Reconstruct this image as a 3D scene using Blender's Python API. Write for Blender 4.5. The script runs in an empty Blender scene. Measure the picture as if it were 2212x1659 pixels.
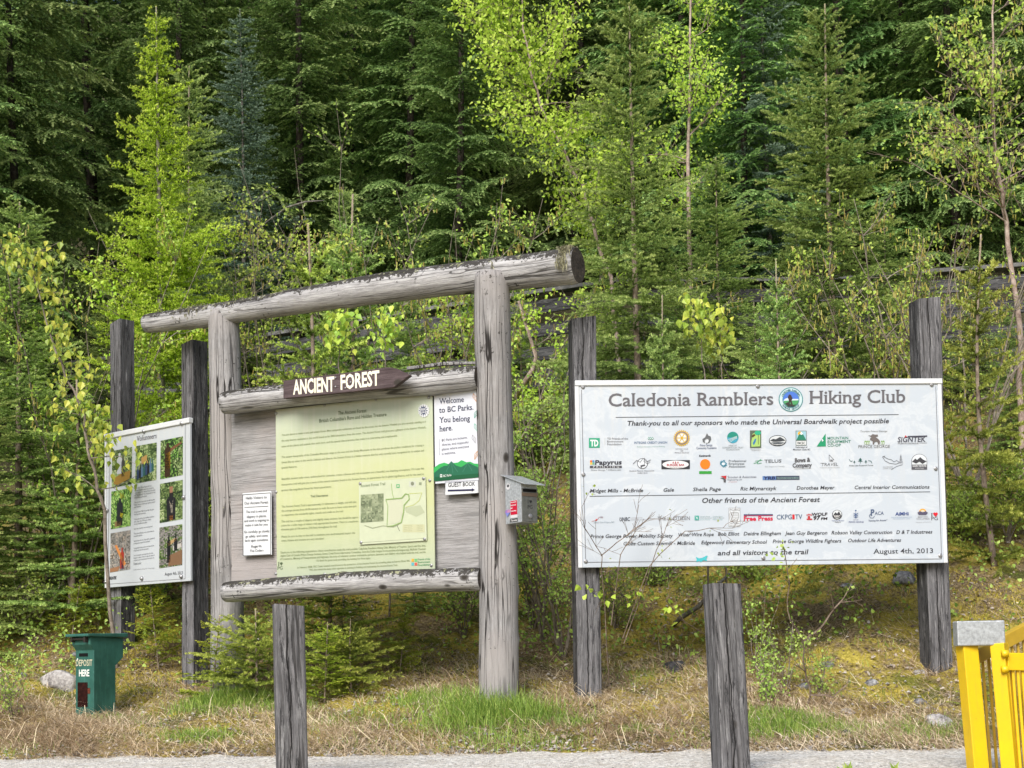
import bpy, bmesh, math, random
import numpy as np
from mathutils import Vector, Matrix
R = math.radians
random.seed(7)
rng = np.random.default_rng(11)
sc = bpy.context.scene
col = sc.collection

# ------------------------------------------------------------------ camera
F = 3323.0; CX = 1106.0; PPY = 1231.0; ZC = 1.6
PITCH = R(3.6); ROLL = R(-1.0)
CAMR = Matrix.Rotation(math.pi / 2 + PITCH, 3, 'X') @ Matrix.Rotation(ROLL, 3, 'Z')
cam_d = bpy.data.cameras.new('camera'); cam = bpy.data.objects.new('camera', cam_d); col.objects.link(cam)
cam.matrix_world = Matrix.Translation((0, 0, ZC)) @ CAMR.to_4x4()
cam_d.sensor_width = 36; cam_d.lens = F / 2212 * 36
cam_d.shift_y = (PPY - 829.5) / 2212
cam_d.clip_end = 500; cam_d.clip_start = .05
sc.camera = cam

def P(x, y, Y):
    """point of the place seen at photo position (x, y) at distance Y"""
    d = CAMR @ Vector(((x - CX) / F, -(y - PPY) / F, -1.0))
    return Vector((0, 0, ZC)) + d * (Y / d.y)
def X_at(px, Y, py=1400): return P(px, py, Y).x

# ------------------------------------------------------------------ ground height
def yedge(x): return 9.12 - .12 * x + .05 * np.sin(x * 2.3 + .5) + .03 * np.sin(x * 7.1)
SK = [-40, -2.6, -1.9, -1.5, 0, .5, 1.1, 1.8, 2.5, 4, 8, 12, 60, 120]
ZK = [-1.6, -1.6, -1.0, -.56, -.52, -.41, -.27, -.15, .06, .80, 3.1, 5.4, 31, 60]
def wob(x, y):
    return (.5 * np.sin(1.7 * x + 1.3 * y + .3) + .35 * np.sin(3.1 * x - 2.3 * y + 1.1) + .25 * np.sin(5.3 * x + 4.7 * y)
            + .18 * np.sin(9.1 * x - 7.7 * y + 2.) + .12 * np.sin(14.3 * x + 12.1 * y + .7))
def gz(x, y):
    x = np.asarray(x, float); y = np.asarray(y, float)
    s = y - yedge(x)
    z = np.interp(s, SK, ZK)
    a = np.clip(s / .8, 0, 1) * .05 + np.clip((s - 2.5) / 3, 0, 1) * .10
    z = z + a * wob(x, y) + .22 * np.clip((x - 0) / 3, 0, 1) * np.clip(s - 1.2, 0, 1.5)
    z = z - .06 * np.exp(-((x + 3) ** 2 + (y - 10.8) ** 2) / .5)
    return z + ZC

# ------------------------------------------------------------------ helpers
def tag(o, label=None, cat=None, group=None, kind=None):
    if label: o['label'] = label
    if cat: o['category'] = cat
    if group: o['group'] = group
    if kind: o['kind'] = kind
    return o
def empty(name, loc=(0, 0, 0), rz=0.0):
    o = bpy.data.objects.new(name, None); col.objects.link(o)
    o.location = loc; o.rotation_euler = (0, 0, rz); o.empty_display_size = .1
    return o
def link(name, me, mat, parent=None, M=None, smooth=False):
    o = bpy.data.objects.new(name, me); col.objects.link(o)
    if mat:
        for m_ in (mat if isinstance(mat, (list, tuple)) else [mat]): me.materials.append(m_)
    if parent: o.parent = parent
    if M is not None: o.matrix_local = M
    if smooth: me.polygons.foreach_set('use_smooth', [True] * len(me.polygons))
    return o

class MB:
    def __init__(s): s.v = []; s.f = []; s.c = []; s.cur = (1, 1, 1)
    def add(s, vs, fs, M=None):
        b = len(s.v)
        s.v += [tuple(M @ Vector(p)) if M is not None else tuple(p) for p in vs]
        s.f += [tuple(i + b for i in f) for f in fs]; s.c += [s.cur] * len(fs)
    def box(s, x0, y0, z0, x1, y1, z1, M=None):
        s.add([(x0, y0, z0), (x1, y0, z0), (x1, y1, z0), (x0, y1, z0), (x0, y0, z1), (x1, y0, z1), (x1, y1, z1), (x0, y1, z1)],
              [(3, 2, 1, 0), (4, 5, 6, 7), (0, 1, 5, 4), (1, 2, 6, 5), (2, 3, 7, 6), (3, 0, 4, 7)], M)
    def prism(s, pts, d0, d1, M=None):
        """pts in xz, extruded along y"""
        n = len(pts)
        s.add([(p[0], d0, p[1]) for p in pts] + [(p[0], d1, p[1]) for p in pts],
              [tuple(range(n)), tuple(range(2 * n - 1, n - 1, -1))] + [(i, i + n, (i + 1) % n + n, (i + 1) % n) for i in range(n)], M)
    def tube(s, pts, rad, k=6, cap=True):
        pts = [Vector(p) for p in pts]; n = len(pts)
        if not hasattr(rad, '__len__'): rad = [rad] * n
        vs = []; ref = Vector((.3, .9, .2)).normalized()
        for i, p in enumerate(pts):
            d = (pts[min(i + 1, n - 1)] - pts[max(i - 1, 0)]).normalized()
            a = d.cross(ref)
            if a.length < .1: a = d.cross(Vector((1, 0, 0)))
            a.normalize(); b = d.cross(a)
            for j in range(k):
                t = 2 * math.pi * j / k
                vs.append(p + (a * math.cos(t) + b * math.sin(t)) * rad[i])
        fs = [(i * k + j, i * k + (j + 1) % k, (i + 1) * k + (j + 1) % k, (i + 1) * k + j) for i in range(n - 1) for j in range(k)]
        if cap: fs += [tuple(range(k - 1, -1, -1)), tuple(range((n - 1) * k, n * k))]
        s.add(vs, fs)
    def disc(s, c, n, r, h=.004, k=12):
        c = Vector(c); n = Vector(n).normalized(); s.tube([c, c + n * h * .6, c + n * h], [r, r * .95, r * .5], k)
    def build(s, name, mat, parent=None, M=None, smooth=False, bevel=0, colors=False):
        me = bpy.data.meshes.new(name); me.from_pydata(s.v, [], s.f)
        if colors:
            at = me.attributes.new('col', 'FLOAT_COLOR', 'FACE')
            at.data.foreach_set('color', np.array([(c[0], c[1], c[2], 1) for c in s.c], np.float32).ravel())
        me.update()
        o = link(name, me, mat, parent, M, smooth)
        if bevel:
            m = o.modifiers.new('bevel', 'BEVEL'); m.width = bevel; m.segments = 2; m.limit_method = 'ANGLE'
        return o

def tri_mesh(name, tris, tint=None):
    n = len(tris); me = bpy.data.meshes.new(name)
    me.vertices.add(n * 3); me.vertices.foreach_set('co', np.ascontiguousarray(tris, np.float32).ravel())
    me.loops.add(n * 3); me.loops.foreach_set('vertex_index', np.arange(n * 3, dtype=np.int32))
    me.polygons.add(n); me.polygons.foreach_set('loop_start', np.arange(0, n * 3, 3, dtype=np.int32))
    try: me.polygons.foreach_set('loop_total', np.full(n, 3, np.int32))
    except Exception: pass
    me.update(calc_edges=True)
    if tint is not None:
        at = me.attributes.new('tint', 'FLOAT', 'FACE'); at.data.foreach_set('value', np.asarray(tint, np.float32))
    return me

# ------------------------------------------------------------------ materials
MATS = {}
class NT:
    def __init__(s, name, rough=.8, spec=.3):
        s.m = bpy.data.materials.new(name); s.m.use_nodes = True; s.t = s.m.node_tree; s.N = s.t.nodes; s.L = s.t.links
        s.b = s.N['Principled BSDF']; s.out = s.N['Material Output']
        s.b.inputs['Roughness'].default_value = rough; s.b.inputs['Specular IOR Level'].default_value = spec
    def n(s, typ, **kw):
        o = s.N.new(typ)
        for k, v in kw.items():
            if k.startswith('i_'):
                key = k[2:]; key = int(key) if key.isdigit() else key.replace('_', ' ')
                if hasattr(v, 'links') or isinstance(v, bpy.types.NodeSocket): s.L.new(v, o.inputs[key])
                else: o.inputs[key].default_value = v
            else: setattr(o, k, v)
        return o
    def link(s, a, b): s.L.new(a, b)
    def ramp(s, fac, stops, interp='LINEAR'):
        r = s.n('ShaderNodeValToRGB', i_Fac=fac); r.color_ramp.interpolation = interp
        e = r.color_ramp.elements
        while len(e) < len(stops): e.new(.5)
        for i, (p, c) in enumerate(stops):
            e[i].position = p; e[i].color = (c[0], c[1], c[2], 1) if hasattr(c, '__len__') else (c, c, c, 1)
        return r.outputs['Color']
    def mix(s, fac, a, b, mode='MIX'):
        m = s.N.new('ShaderNodeMix'); m.data_type = 'RGBA'; m.blend_type = mode
        for k, v in ((0, fac), (6, a), (7, b)):
            if isinstance(v, bpy.types.NodeSocket): s.L.new(v, m.inputs[k])
            elif k == 0: m.inputs[k].default_value = v
            else: m.inputs[k].default_value = (v[0], v[1], v[2], 1)
        return m.outputs[2]
    def coords(s, kind='Object', scale=(1, 1, 1), loc=(0, 0, 0)):
        tc = s.n('ShaderNodeTexCoord'); mp = s.n('ShaderNodeMapping', i_Vector=tc.outputs[kind])
        mp.inputs['Scale'].default_value = scale; mp.inputs['Location'].default_value = loc
        return mp.outputs[0]
    def noise(s, vec, scale=5, detail=4, rough=.6, dist=0):
        return s.n('ShaderNodeTexNoise', i_Vector=vec, i_Scale=scale, i_Detail=detail, i_Roughness=rough, i_Distortion=dist).outputs['Fac']
    def math(s, op, a, b=0., clamp=False):
        m = s.n('ShaderNodeMath', operation=op, use_clamp=clamp)
        for k, v in ((0, a), (1, b)):
            if isinstance(v, bpy.types.NodeSocket): s.L.new(v, m.inputs[k])
            else: m.inputs[k].default_value = v
        return m.outputs[0]
    def bump(s, h, strength=.5, dist=.01):
        s.L.new(s.n('ShaderNodeBump', i_Height=h, i_Strength=strength, i_Distance=dist).outputs[0], s.b.inputs['Normal'])
    def base(s, c):
        if isinstance(c, bpy.types.NodeSocket): s.L.new(c, s.b.inputs['Base Color'])
        else: s.b.inputs['Base Color'].default_value = (c[0], c[1], c[2], 1)

def wood(name, dark, mid, light, grain=60, crack=.5, lichen=0., blackpatch=0., tone=None, seed=0., horiz=False, split=None):
    s = NT(name, .85, .2)
    oi = s.n('ShaderNodeObjectInfo')
    tc = s.n('ShaderNodeTexCoord')
    add = s.n('ShaderNodeVectorMath', operation='ADD', i_0=tc.outputs['Object'])
    rnd = s.n('ShaderNodeCombineXYZ', i_X=s.math('MULTIPLY', oi.outputs['Random'], 37.), i_Y=seed, i_Z=s.math('MULTIPLY', oi.outputs['Random'], 91.))
    s.link(rnd.outputs[0], add.inputs[1]); V = add.outputs[0]
    # gentle warp so the grain runs round knots
    wn = s.n('ShaderNodeTexNoise', i_Vector=V, i_Scale=2.2, i_Detail=2.)
    wv = s.n('ShaderNodeVectorMath', operation='SCALE', i_0=wn.outputs['Color']); wv.inputs['Scale'].default_value = .03
    V2 = s.n('ShaderNodeVectorMath', operation='ADD', i_0=V, i_1=wv.outputs[0]).outputs[0]
    def st(sx, sz):
        m = s.n('ShaderNodeMapping', i_Vector=V2); m.inputs['Scale'].default_value = (sz, sx, sx) if horiz else (sx, sx, sz); return m.outputs[0]
    g = s.noise(st(grain * 2.2, grain * .11), 1, 6, .8)
    g2 = s.noise(st(grain * .45, grain * .03), 1, 4, .6)
    big = s.noise(V, 3.2, 4, .65)
    c = s.ramp(s.math('ADD', s.math('MULTIPLY', g, .65), s.math('MULTIPLY', g2, .35)), [(.34, dark), (.5, mid), (.66, light)])
    c = s.mix(.55, c, s.ramp(big, [(.3, .62), (.7, 1.)]), 'MULTIPLY')
    if tone: c = s.mix(s.ramp(s.noise(V, 1.4, 3, .6), [(.45, 0.), (.62, .7)]), c, tone, 'MIX')
    # long cracks
    cr = s.n('ShaderNodeTexVoronoi', feature='DISTANCE_TO_EDGE', i_Vector=st(30, .5)); cr.inputs['Scale'].default_value = 1.
    cm = s.ramp(cr.outputs[0], [(.0, 1.), (.03, .9), (.055, 0.)])
    cm = s.math('MULTIPLY', cm, s.math('MULTIPLY', s.ramp(s.noise(st(9, 1.2), 1, 2), [(.42, 0.), (.56, 1.)]), crack))
    c = s.mix(cm, c, (.015, .013, .012))
    # knots
    kn = s.n('ShaderNodeTexVoronoi', i_Vector=st(4.2, 2.6)); kn.inputs['Scale'].default_value = 1.
    c = s.mix(s.ramp(kn.outputs['Distance'], [(.05, 1.), (.085, .75), (.11, 0.)]), c, (.04, .035, .03))
    h = s.math('SUBTRACT', g, s.math('MULTIPLY', cm, 1.5))
    if blackpatch:
        bp = s.noise(st(30, 3.4), 1, 8, .82)
        c = s.mix(s.ramp(bp, [(.60 - blackpatch * .3, 0.), (.64 - blackpatch * .3, .85)]), c, (.018, .018, .02))
        wp = s.noise(st(46, 4.5), 1, 6, .78)
        c = s.mix(s.ramp(wp, [(.57, 0.), (.66, .65)]), c, (.34, .34, .35))
    if split is not None:   # one long drying split down the face
        so_ = s.n('ShaderNodeSeparateXYZ', i_0=tc.outputs['Object'])
        nz = s.n('ShaderNodeCombineXYZ', i_Z=so_.outputs['Z'], i_X=s.math('MULTIPLY', oi.outputs['Random'], 50.))
        off = s.math('MULTIPLY', s.math('SUBTRACT', s.noise(nz.outputs[0], 5., 3, .5), .5), .05)
        dd = s.math('ABSOLUTE', s.math('SUBTRACT', s.math('ADD', so_.outputs['X'], off), split))
        wv_ = s.math('MULTIPLY', s.noise(nz.outputs[0], 2.6, 2, .5), .007)
        sp = s.math('LESS_THAN', dd, wv_)
        c = s.mix(s.math('MULTIPLY', sp, .93), c, (.012, .011, .011)); h = s.math('SUBTRACT', h, s.math('MULTIPLY', sp, 3.))
    if lichen:
        geo = s.n('ShaderNodeNewGeometry'); sep = s.n('ShaderNodeSeparateXYZ', i_0=geo.outputs['Normal'])
        up = s.ramp(sep.outputs['Z'], [(.05, 0.), (.75, 1.)])
        li = s.noise(V, 34, 6, .72)
        pa = s.noise(V, 5.0, 3, .6)
        m = s.math('ADD', s.math('MULTIPLY', up, .16 * lichen), s.math('ADD', s.math('MULTIPLY', li, .7), s.math('MULTIPLY', pa, .3)))
        c = s.mix(s.ramp(m, [(.60, 0.), (.635, .92)]), c, (.025, .022, .018))
        li2 = s.noise(V, 21, 5, .7)
        m2 = s.math('ADD', s.math('MULTIPLY', up, .09 * lichen), li2)
        c = s.mix(s.ramp(m2, [(.68, 0.), (.74, .7)]), c, (.42, .43, .26))
        h = s.math('ADD', h, s.math('MULTIPLY', m, 1.))
    s.base(c); s.bump(h, .7, .006)
    return s.m

def foliage(name, dark, mid, light, bark=(.12, .09, .07), transl=.35, rough=.55):
    s = NT(name, rough, .35)
    at = s.n('ShaderNodeAttribute', attribute_name='tint').outputs['Fac']
    oi = s.n('ShaderNodeObjectInfo').outputs['Random']
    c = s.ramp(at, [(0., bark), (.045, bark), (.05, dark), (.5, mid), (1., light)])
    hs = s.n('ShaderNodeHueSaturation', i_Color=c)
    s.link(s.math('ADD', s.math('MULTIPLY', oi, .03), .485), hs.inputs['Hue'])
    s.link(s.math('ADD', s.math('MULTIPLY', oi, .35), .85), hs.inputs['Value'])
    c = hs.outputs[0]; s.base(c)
    tr = s.n('ShaderNodeBsdfTranslucent', i_Color=c)
    mx = s.n('ShaderNodeMixShader', i_Fac=transl, i_1=s.b.outputs[0], i_2=tr.outputs[0])
    s.link(mx.outputs[0], s.out.inputs['Surface'])
    return s.m

def plain(name, c, rough=.6, spec=.3, metal=0., noise=.12, nscale=20, bump=0.):
    s = NT(name, rough, spec); s.b.inputs['Metallic'].default_value = metal
    f = s.noise(s.coords(), nscale, 5, .65)
    s.base(s.mix(1., c, s.ramp(f, [(.3, 1 - noise * 2), (.7, 1.)]), 'MULTIPLY'))
    if bump: s.bump(f, bump, .003)
    return s.m
def printed(name='printed_ink', rough=.5, fade=.0):
    s = NT(name, rough, .25)
    at = s.n('ShaderNodeAttribute', attribute_name='col').outputs['Color']
    g = s.n('ShaderNodeGamma', i_Color=at, i_Gamma=1.18)
    s.base(s.mix(1., g.outputs[0], (.86, .86, .86), 'MULTIPLY')); return s.m
# ------------------------------------------------------------------ vegetation generators (numpy, many small faces)
def nrm(a): return a / np.maximum(np.linalg.norm(a, axis=-1, keepdims=True), 1e-9)
def rotz(v, a):
    c, s = np.cos(a), np.sin(a); o = v.copy()
    o[..., 0] = v[..., 0] * c - v[..., 1] * s; o[..., 1] = v[..., 0] * s + v[..., 1] * c
    return o
def needles(p, d, L, tint, sp, nl, nw, flat, r, per=2, fwd=.55):
    """needle triangles along straight shoots p + d*t, t in 0..L"""
    n = np.maximum((L / sp).astype(int), 2); idx = np.repeat(np.arange(len(p)), n * per)
    if len(idx) == 0: return np.zeros((0, 3, 3)), np.zeros(0)
    t = r.random(len(idx)); N = len(idx)
    base = p[idx] + d[idx] * (t * L[idx])[:, None]
    D = d[idx]; up = np.tile(np.array([0, 0, 1.]), (N, 1)); side = nrm(np.cross(D, up) + 1e-4); upp = nrm(np.cross(side, D))
    if flat: ang = np.where(r.random(N) < .5, 0, math.pi) + r.normal(0, .38, N)
    else: ang = r.random(N) * 2 * math.pi
    out = side * np.cos(ang)[:, None] + upp * np.sin(ang)[:, None]
    l = nl * r.uniform(.7, 1.15, N)
    l = l * np.where(t > .85, .8, 1)
    nd = nrm(out + D * fwd * r.uniform(.6, 1.5, N)[:, None])
    w = nrm(np.cross(nd, upp) + nrm(r.normal(0, 1, (N, 3))) * .6) * (nw * .5)
    tip = base + nd * l[:, None]
    tris = np.stack([base - w + D * .001, base + w, tip], 1)
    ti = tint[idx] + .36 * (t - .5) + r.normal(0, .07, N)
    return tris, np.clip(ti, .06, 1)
def strips(p, d, L, w):
    """thin bark strips, two crossed"""
    up = np.array([0, 0, 1.]); s1 = nrm(np.cross(d, up) + 1e-4) * w[:, None]; s2 = nrm(np.cross(s1, d)) * w[:, None]
    e = p + d * L[:, None]
    a = np.stack([p - s1, p + s1, e], 1); b = np.stack([p - s2, p + s2, e], 1)
    return np.concatenate([a, b])
KIND = dict(
    spruce=dict(ds=.066, k=.48, ang=R(50), sub=.072, subl=.12, minsub=.17, sp=.0038, nl=.021, nw=.0075, flat=False, droop=.10, lift=.12, per=3),
    hemlock=dict(ds=.075, k=.46, ang=R(56), sub=.065, subl=.15, minsub=.16, sp=.0125, nl=.027, nw=.016, flat=True, droop=.42, lift=.30, per=3),
    fir=dict(ds=.08, k=.40, ang=R(50), sub=.075, subl=.12, minsub=.16, sp=.011, nl=.034, nw=.015, flat=False, droop=.12, lift=.10, per=4),
    larch=dict(ds=.055, k=.36, ang=R(62), sub=.06, subl=.09, minsub=.14, sp=.0125, nl=.024, nw=.013, flat=False, droop=.05, lift=.10, per=3),
    cedar=dict(ds=.03, k=.34, ang=R(50), sub=.022, subl=.05, minsub=.06, sp=.006, nl=.014, nw=.009, flat=True, droop=.25, lift=.2, per=3),
)
def branch(kind, L, r, tipboost=.25):
    K = KIND[kind]
    def curve(t):  # t in 0..L along the main axis -> z
        u = t / L; return L * (K['lift'] * u - K['droop'] * u * u)
    m = max(int(L / .06), 4); ts = np.linspace(0, L, m + 1)
    ax = np.stack([ts, .03 * L * np.sin(ts / L * 5 + r.random() * 6), curve(ts)], 1)
    P0 = [ax[:-1]]; D0 = [nrm(ax[1:] - ax[:-1])]; L0 = [np.linalg.norm(ax[1:] - ax[:-1], axis=1)]
    T0 = [.15 + .45 * (ts[:-1] / L) + 0 * ts[:-1]]
    st = [np.stack([np.stack([ax[:-1] - [0, .004 * (L + .4), 0], ax[:-1] + [0, .004 * (L + .4), 0], ax[1:]], 1)], 0)[0],
          np.stack([ax[:-1] - [0, 0, .004 * (L + .4)], ax[:-1] + [0, 0, .004 * (L + .4)], ax[1:]], 1)]
    # side shoots
    tt = np.arange(.10 * L, L * .985, K['ds']); tt = tt + r.normal(0, K['ds'] * .25, len(tt)); tt = np.clip(tt, .02, L * .99)
    sg = np.where(np.arange(len(tt)) % 2 == 0, 1, -1)
    ln = (K['k'] * L * np.power(1 - tt / L, .75) + .05) * r.uniform(.55, 1.12, len(tt)) * np.clip(.45 + tt / L * 2, 0, 1)
    bp = np.stack([tt, np.interp(tt, ts, ax[:, 1]), curve(tt)], 1)
    an = K['ang'] * r.uniform(.75, 1.15, len(tt))
    sag = -K['droop'] * 1.1 * np.sqrt(np.clip(ln, 0, 1)) + r.normal(.03, .09, len(tt))
    bd = nrm(np.stack([np.cos(an), sg * np.sin(an), sag], 1))
    ends = bp + bd * ln[:, None]
    # each side shoot bends down a little: two pieces
    mid = bp + bd * (ln * .55)[:, None]; e2 = ends + np.stack([0 * ln, 0 * ln, -ln * K['droop'] * .45], 1)
    for a, b, q in ((bp, mid, 0.), (mid, e2, .22)):
        v = b - a; l = np.linalg.norm(v, axis=1); P0.append(a); D0.append(nrm(v)); L0.append(l)
        T0.append(.18 + .32 * (tt / L) + q * (1 + tipboost))
        st.append(strips(a, nrm(v), l, np.full(len(l), .0022 + .001 * L)))
    big = np.where(ln > K['minsub'])[0]
    sp_, sd_, sl_, stt = [], [], [], []
    for i in big:
        q = np.arange(.06, ln[i] * .92, K['sub']); s2 = np.where(np.arange(len(q)) % 2 == 0, 1, -1)
        u = q / ln[i]
        b0 = bp[i] + bd[i] * q[:, None]; b0[:, 2] -= ln[i] * K['droop'] * .45 * np.clip(u - .5, 0, 1)
        a2 = K['ang'] * .9 * s2
        dd = rotz(np.tile(bd[i], (len(q), 1)), a2); dd[:, 2] += r.normal(-.12 * K['droop'] * 3, .10, len(q)); dd = nrm(dd)
        sp_.append(b0); sd_.append(dd); sl_.append((K['subl'] * (1.15 - u) + .02) * r.uniform(.6, 1.2, len(q)))
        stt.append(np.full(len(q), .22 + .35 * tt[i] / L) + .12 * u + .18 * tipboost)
    if sp_:
        P0 += sp_; D0 += sd_; L0 += sl_; T0 += stt
    p = np.concatenate(P0); d = np.concatenate(D0); l = np.concatenate(L0); t = np.concatenate(T0) + r.normal(0, .05)
    tr, ti = needles(p, d, l, t, K['sp'], K['nl'], K['nw'], K['flat'], r, K['per'])
    s = np.concatenate(st)
    return np.concatenate([s, tr]), np.concatenate([np.zeros(len(s)), ti])
BANK = {}
def bank(kind, L):
    sizes = [.16, .3, .5, .75, 1.05, 1.5, 2.1]
    s = min(sizes, key=lambda q: abs(math.log(q / L)))
    key = (kind, s)
    if key not in BANK: BANK[key] = [branch(kind, s, rng) for _ in range(3)]
    return s, BANK[key]
def place(tr, az, el, roll, sc_, pos):
    """rotate a branch (along +x) to azimuth, elevation, roll"""
    ca, sa, ce, se, cr, sr = math.cos(az), math.sin(az), math.cos(el), math.sin(el), math.cos(roll), math.sin(roll)
    Rz = np.array([[ca, -sa, 0], [sa, ca, 0], [0, 0, 1]]); Ry = np.array([[ce, 0, -se], [0, 1, 0], [se, 0, ce]]); Rx = np.array([[1, 0, 0], [0, cr, -sr], [0, sr, cr]])
    M = Rz @ Ry @ Rx * sc_
    return tr @ M.T + np.asarray(pos)
def conifer(kind, H, Lmax, r, nwh=26, per=(4, 6), z0=.12, power=.8, top_el=50, low_el=-8, leader=.1, gap=.0, lean=.0, jag=.25, cap=9., clump=.7):
    """returns crown tris, tint and trunk points"""
    bend = r.normal(0, .012, 2) * H
    def ax(z): u = z / H; return np.array([bend[0] * math.sin(u * 3) + lean * z, bend[1] * math.sin(u * 2.2), z])
    out, ti = [], []
    zs = z0 * H + (H * (1 - leader) - z0 * H) * np.power(np.linspace(0, 1, nwh), .92)
    for k, z in enumerate(zs):
        u = z / H; L0 = min(Lmax * (max(1 - u, 0) ** power), cap * (1 + .12 * math.sin(u * 23))) + .07
        if r.random() < gap: continue
        wl = r.uniform(1 - jag, 1.12)
        n = int(r.integers(per[0], per[1] + 1)); a0 = r.random() * 6.28
        for j in range(n):
            L = L0 * wl * r.uniform(.62, 1.1)
            s, bk = bank(kind, L); tr, t = bk[int(r.integers(3))]
            el = R(low_el + (top_el - low_el) * u ** 1.6) + r.normal(0, .07)
            zz = z + r.uniform(-.5, .5) * H / nwh * clump
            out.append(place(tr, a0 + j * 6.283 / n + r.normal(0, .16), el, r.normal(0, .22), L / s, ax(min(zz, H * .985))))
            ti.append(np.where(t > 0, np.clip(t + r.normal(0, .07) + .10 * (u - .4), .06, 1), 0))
    # leader
    Kd = KIND[kind]; q = 6
    lz = np.linspace(H * (1 - leader), H, q + 1); pp = np.array([ax(z) for z in lz])
    d = nrm(pp[1:] - pp[:-1]); l = np.linalg.norm(pp[1:] - pp[:-1], axis=1)
    a, b = needles(pp[:-1], d, l, np.full(q, .85), Kd['sp'] * .8, Kd['nl'] * .8, Kd['nw'], False, r, 3, 1.2)
    out.append(a); ti.append(b)
    tz = np.linspace(0, 1, 14); tp = [ax(z * H) for z in tz]
    return np.concatenate(out), np.concatenate(ti), tp
def leaf_tris(c, d, n_, l, w, r):
    """leaf as 4 tris (folded rhomb, widest near the stalk)"""
    s = nrm(np.cross(d, n_)) * w[:, None] * .5; up = nrm(np.cross(s, d)) * w[:, None] * .16
    m1 = c + d * (l * .36)[:, None]; tip = c + d * l[:, None] - up * .6
    Lf = m1 + s + up; Rt = m1 - s + up; sh = c + d * (l * .12)[:, None]
    q1 = sh + s * .62 + up * .5; q2 = sh - s * .62 + up * .5
    return np.concatenate([np.stack(t, 1) for t in ((c, q1, m1), (q1, Lf, m1), (Lf, tip, m1), (c, m1, q2), (q2, m1, Rt), (Rt, m1, tip))])
def leaves_on(pts, r, size=.035, n=6, spread=.035, hang=.6, tint=(.3, 1)):
    """pts (N,3) twig points"""
    N = len(pts) * n; c = np.repeat(pts, n, 0) + r.normal(0, spread, (N, 3))
    d = nrm(r.normal(0, 1, (N, 3)) + np.array([0, 0, -hang * 1.6])); nn = nrm(r.normal(0, .7, (N, 3)) + np.array([0, -.9, .7]))
    l = size * r.uniform(.55, 1.2, N); t = leaf_tris(c, d, nn, l, l * r.uniform(.62, .85, N), r)
    return t, np.tile(r.uniform(tint[0], tint[1], N), 6)
def grow(p0, d0, L, rad, depth, r, tubes, tips, kids=5, spread=.7, upb=.25, wig=.12, shrink=.55):
    """recursive woody branch; fills tubes [(pts, radii)] and tips [points]"""
    n = max(int(L / .12), 3); p = np.array(p0, float); d = np.array(d0, float); pts = [p.copy()]
    for i in range(n):
        d = nrm(d + r.normal(0, wig, 3) + np.array([0, 0, upb * .12])); p = p + d * L / n; pts.append(p.copy())
    tubes.append((pts, [rad * (1 - .75 * i / n) for i in range(n + 1)]))
    if depth == 0:
        tips += pts[n // 3:]; return
    for k in range(kids):
        i = int(n * (.22 + .75 * (k + r.random() * .6) / kids)); i = min(i, n - 1)
        dd = nrm(pts[i + 1] - pts[i]); o = nrm(np.cross(dd, r.normal(0, 1, 3)))
        grow(pts[i], nrm(dd + o * spread * r.uniform(.6, 1.3)), L * shrink * r.uniform(.6, 1.1) * (1.15 - .5 * i / n), rad * (1 - .75 * i / n) * .55, depth - 1, r, tubes, tips, max(kids - 1, 2), spread, upb, wig, shrink)
    tips += pts[-2:]
def tubes_mesh(tubes, k=5, minr=.0016):
    m = MB()
    for pts, rad in tubes: m.tube(pts, [max(q, minr) for q in rad], k if rad[0] > .012 else 3, False)
    return m
def catkins(tips, r, n):
    c = tips[r.integers(0, len(tips), n)] + r.normal(0, .02, (n, 3)); L = r.uniform(.03, .06, n); out = []
    a = r.random(n) * 6.28; s = np.stack([np.cos(a), np.sin(a), 0 * a], 1) * .0045; e = c + np.stack([r.normal(0, .008, n), r.normal(0, .008, n), -L], 1)
    s2 = np.stack([-s[:, 1], s[:, 0], s[:, 2]], 1)
    for q in (s, s2): out += [np.stack([c - q, c + q, e + q], 1), np.stack([c - q, e + q, e - q], 1)]
    return np.concatenate(out)
# ------------------------------------------------------------------ world and light
w = bpy.data.worlds.new('World'); sc.world = w; w.use_nodes = True
nt = w.node_tree; sky = nt.nodes.new('ShaderNodeTexSky'); sky.sky_type = 'NISHITA'; sky.sun_disc = False
SUN_EL, SUN_AZ = R(38), R(198)          # azimuth clockwise from +Y: behind the camera, to the left
sky.sun_elevation = SUN_EL; sky.sun_rotation = SUN_AZ; sky.air_density = 1.0; sky.dust_density = 2.5; sky.ozone_density = 1.0
nt.links.new(sky.outputs[0], nt.nodes['Background'].inputs[0]); nt.nodes['Background'].inputs[1].default_value = .15
sd = bpy.data.lights.new('sun', 'SUN'); so = bpy.data.objects.new('sun', sd); col.objects.link(so)
sd.energy = 4.6; sd.angle = R(34); sd.color = (1, .968, .92)
dirv = Vector((math.sin(SUN_AZ) * math.cos(SUN_EL), math.cos(SUN_AZ) * math.cos(SUN_EL), math.sin(SUN_EL)))
so.rotation_euler = dirv.to_track_quat('Z', 'Y').to_euler(); so.location = dirv * 20
sc.view_settings.view_transform = 'Standard'; sc.view_settings.look = 'None'; sc.view_settings.exposure = 0
cy = sc.cycles
cy.use_denoising = True; cy.max_bounces = 6; cy.diffuse_bounces = 3; cy.glossy_bounces = 2; cy.transmission_bounces = 3; cy.transparent_max_bounces = 6
cy.use_adaptive_sampling = True; cy.adaptive_threshold = .02

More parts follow.
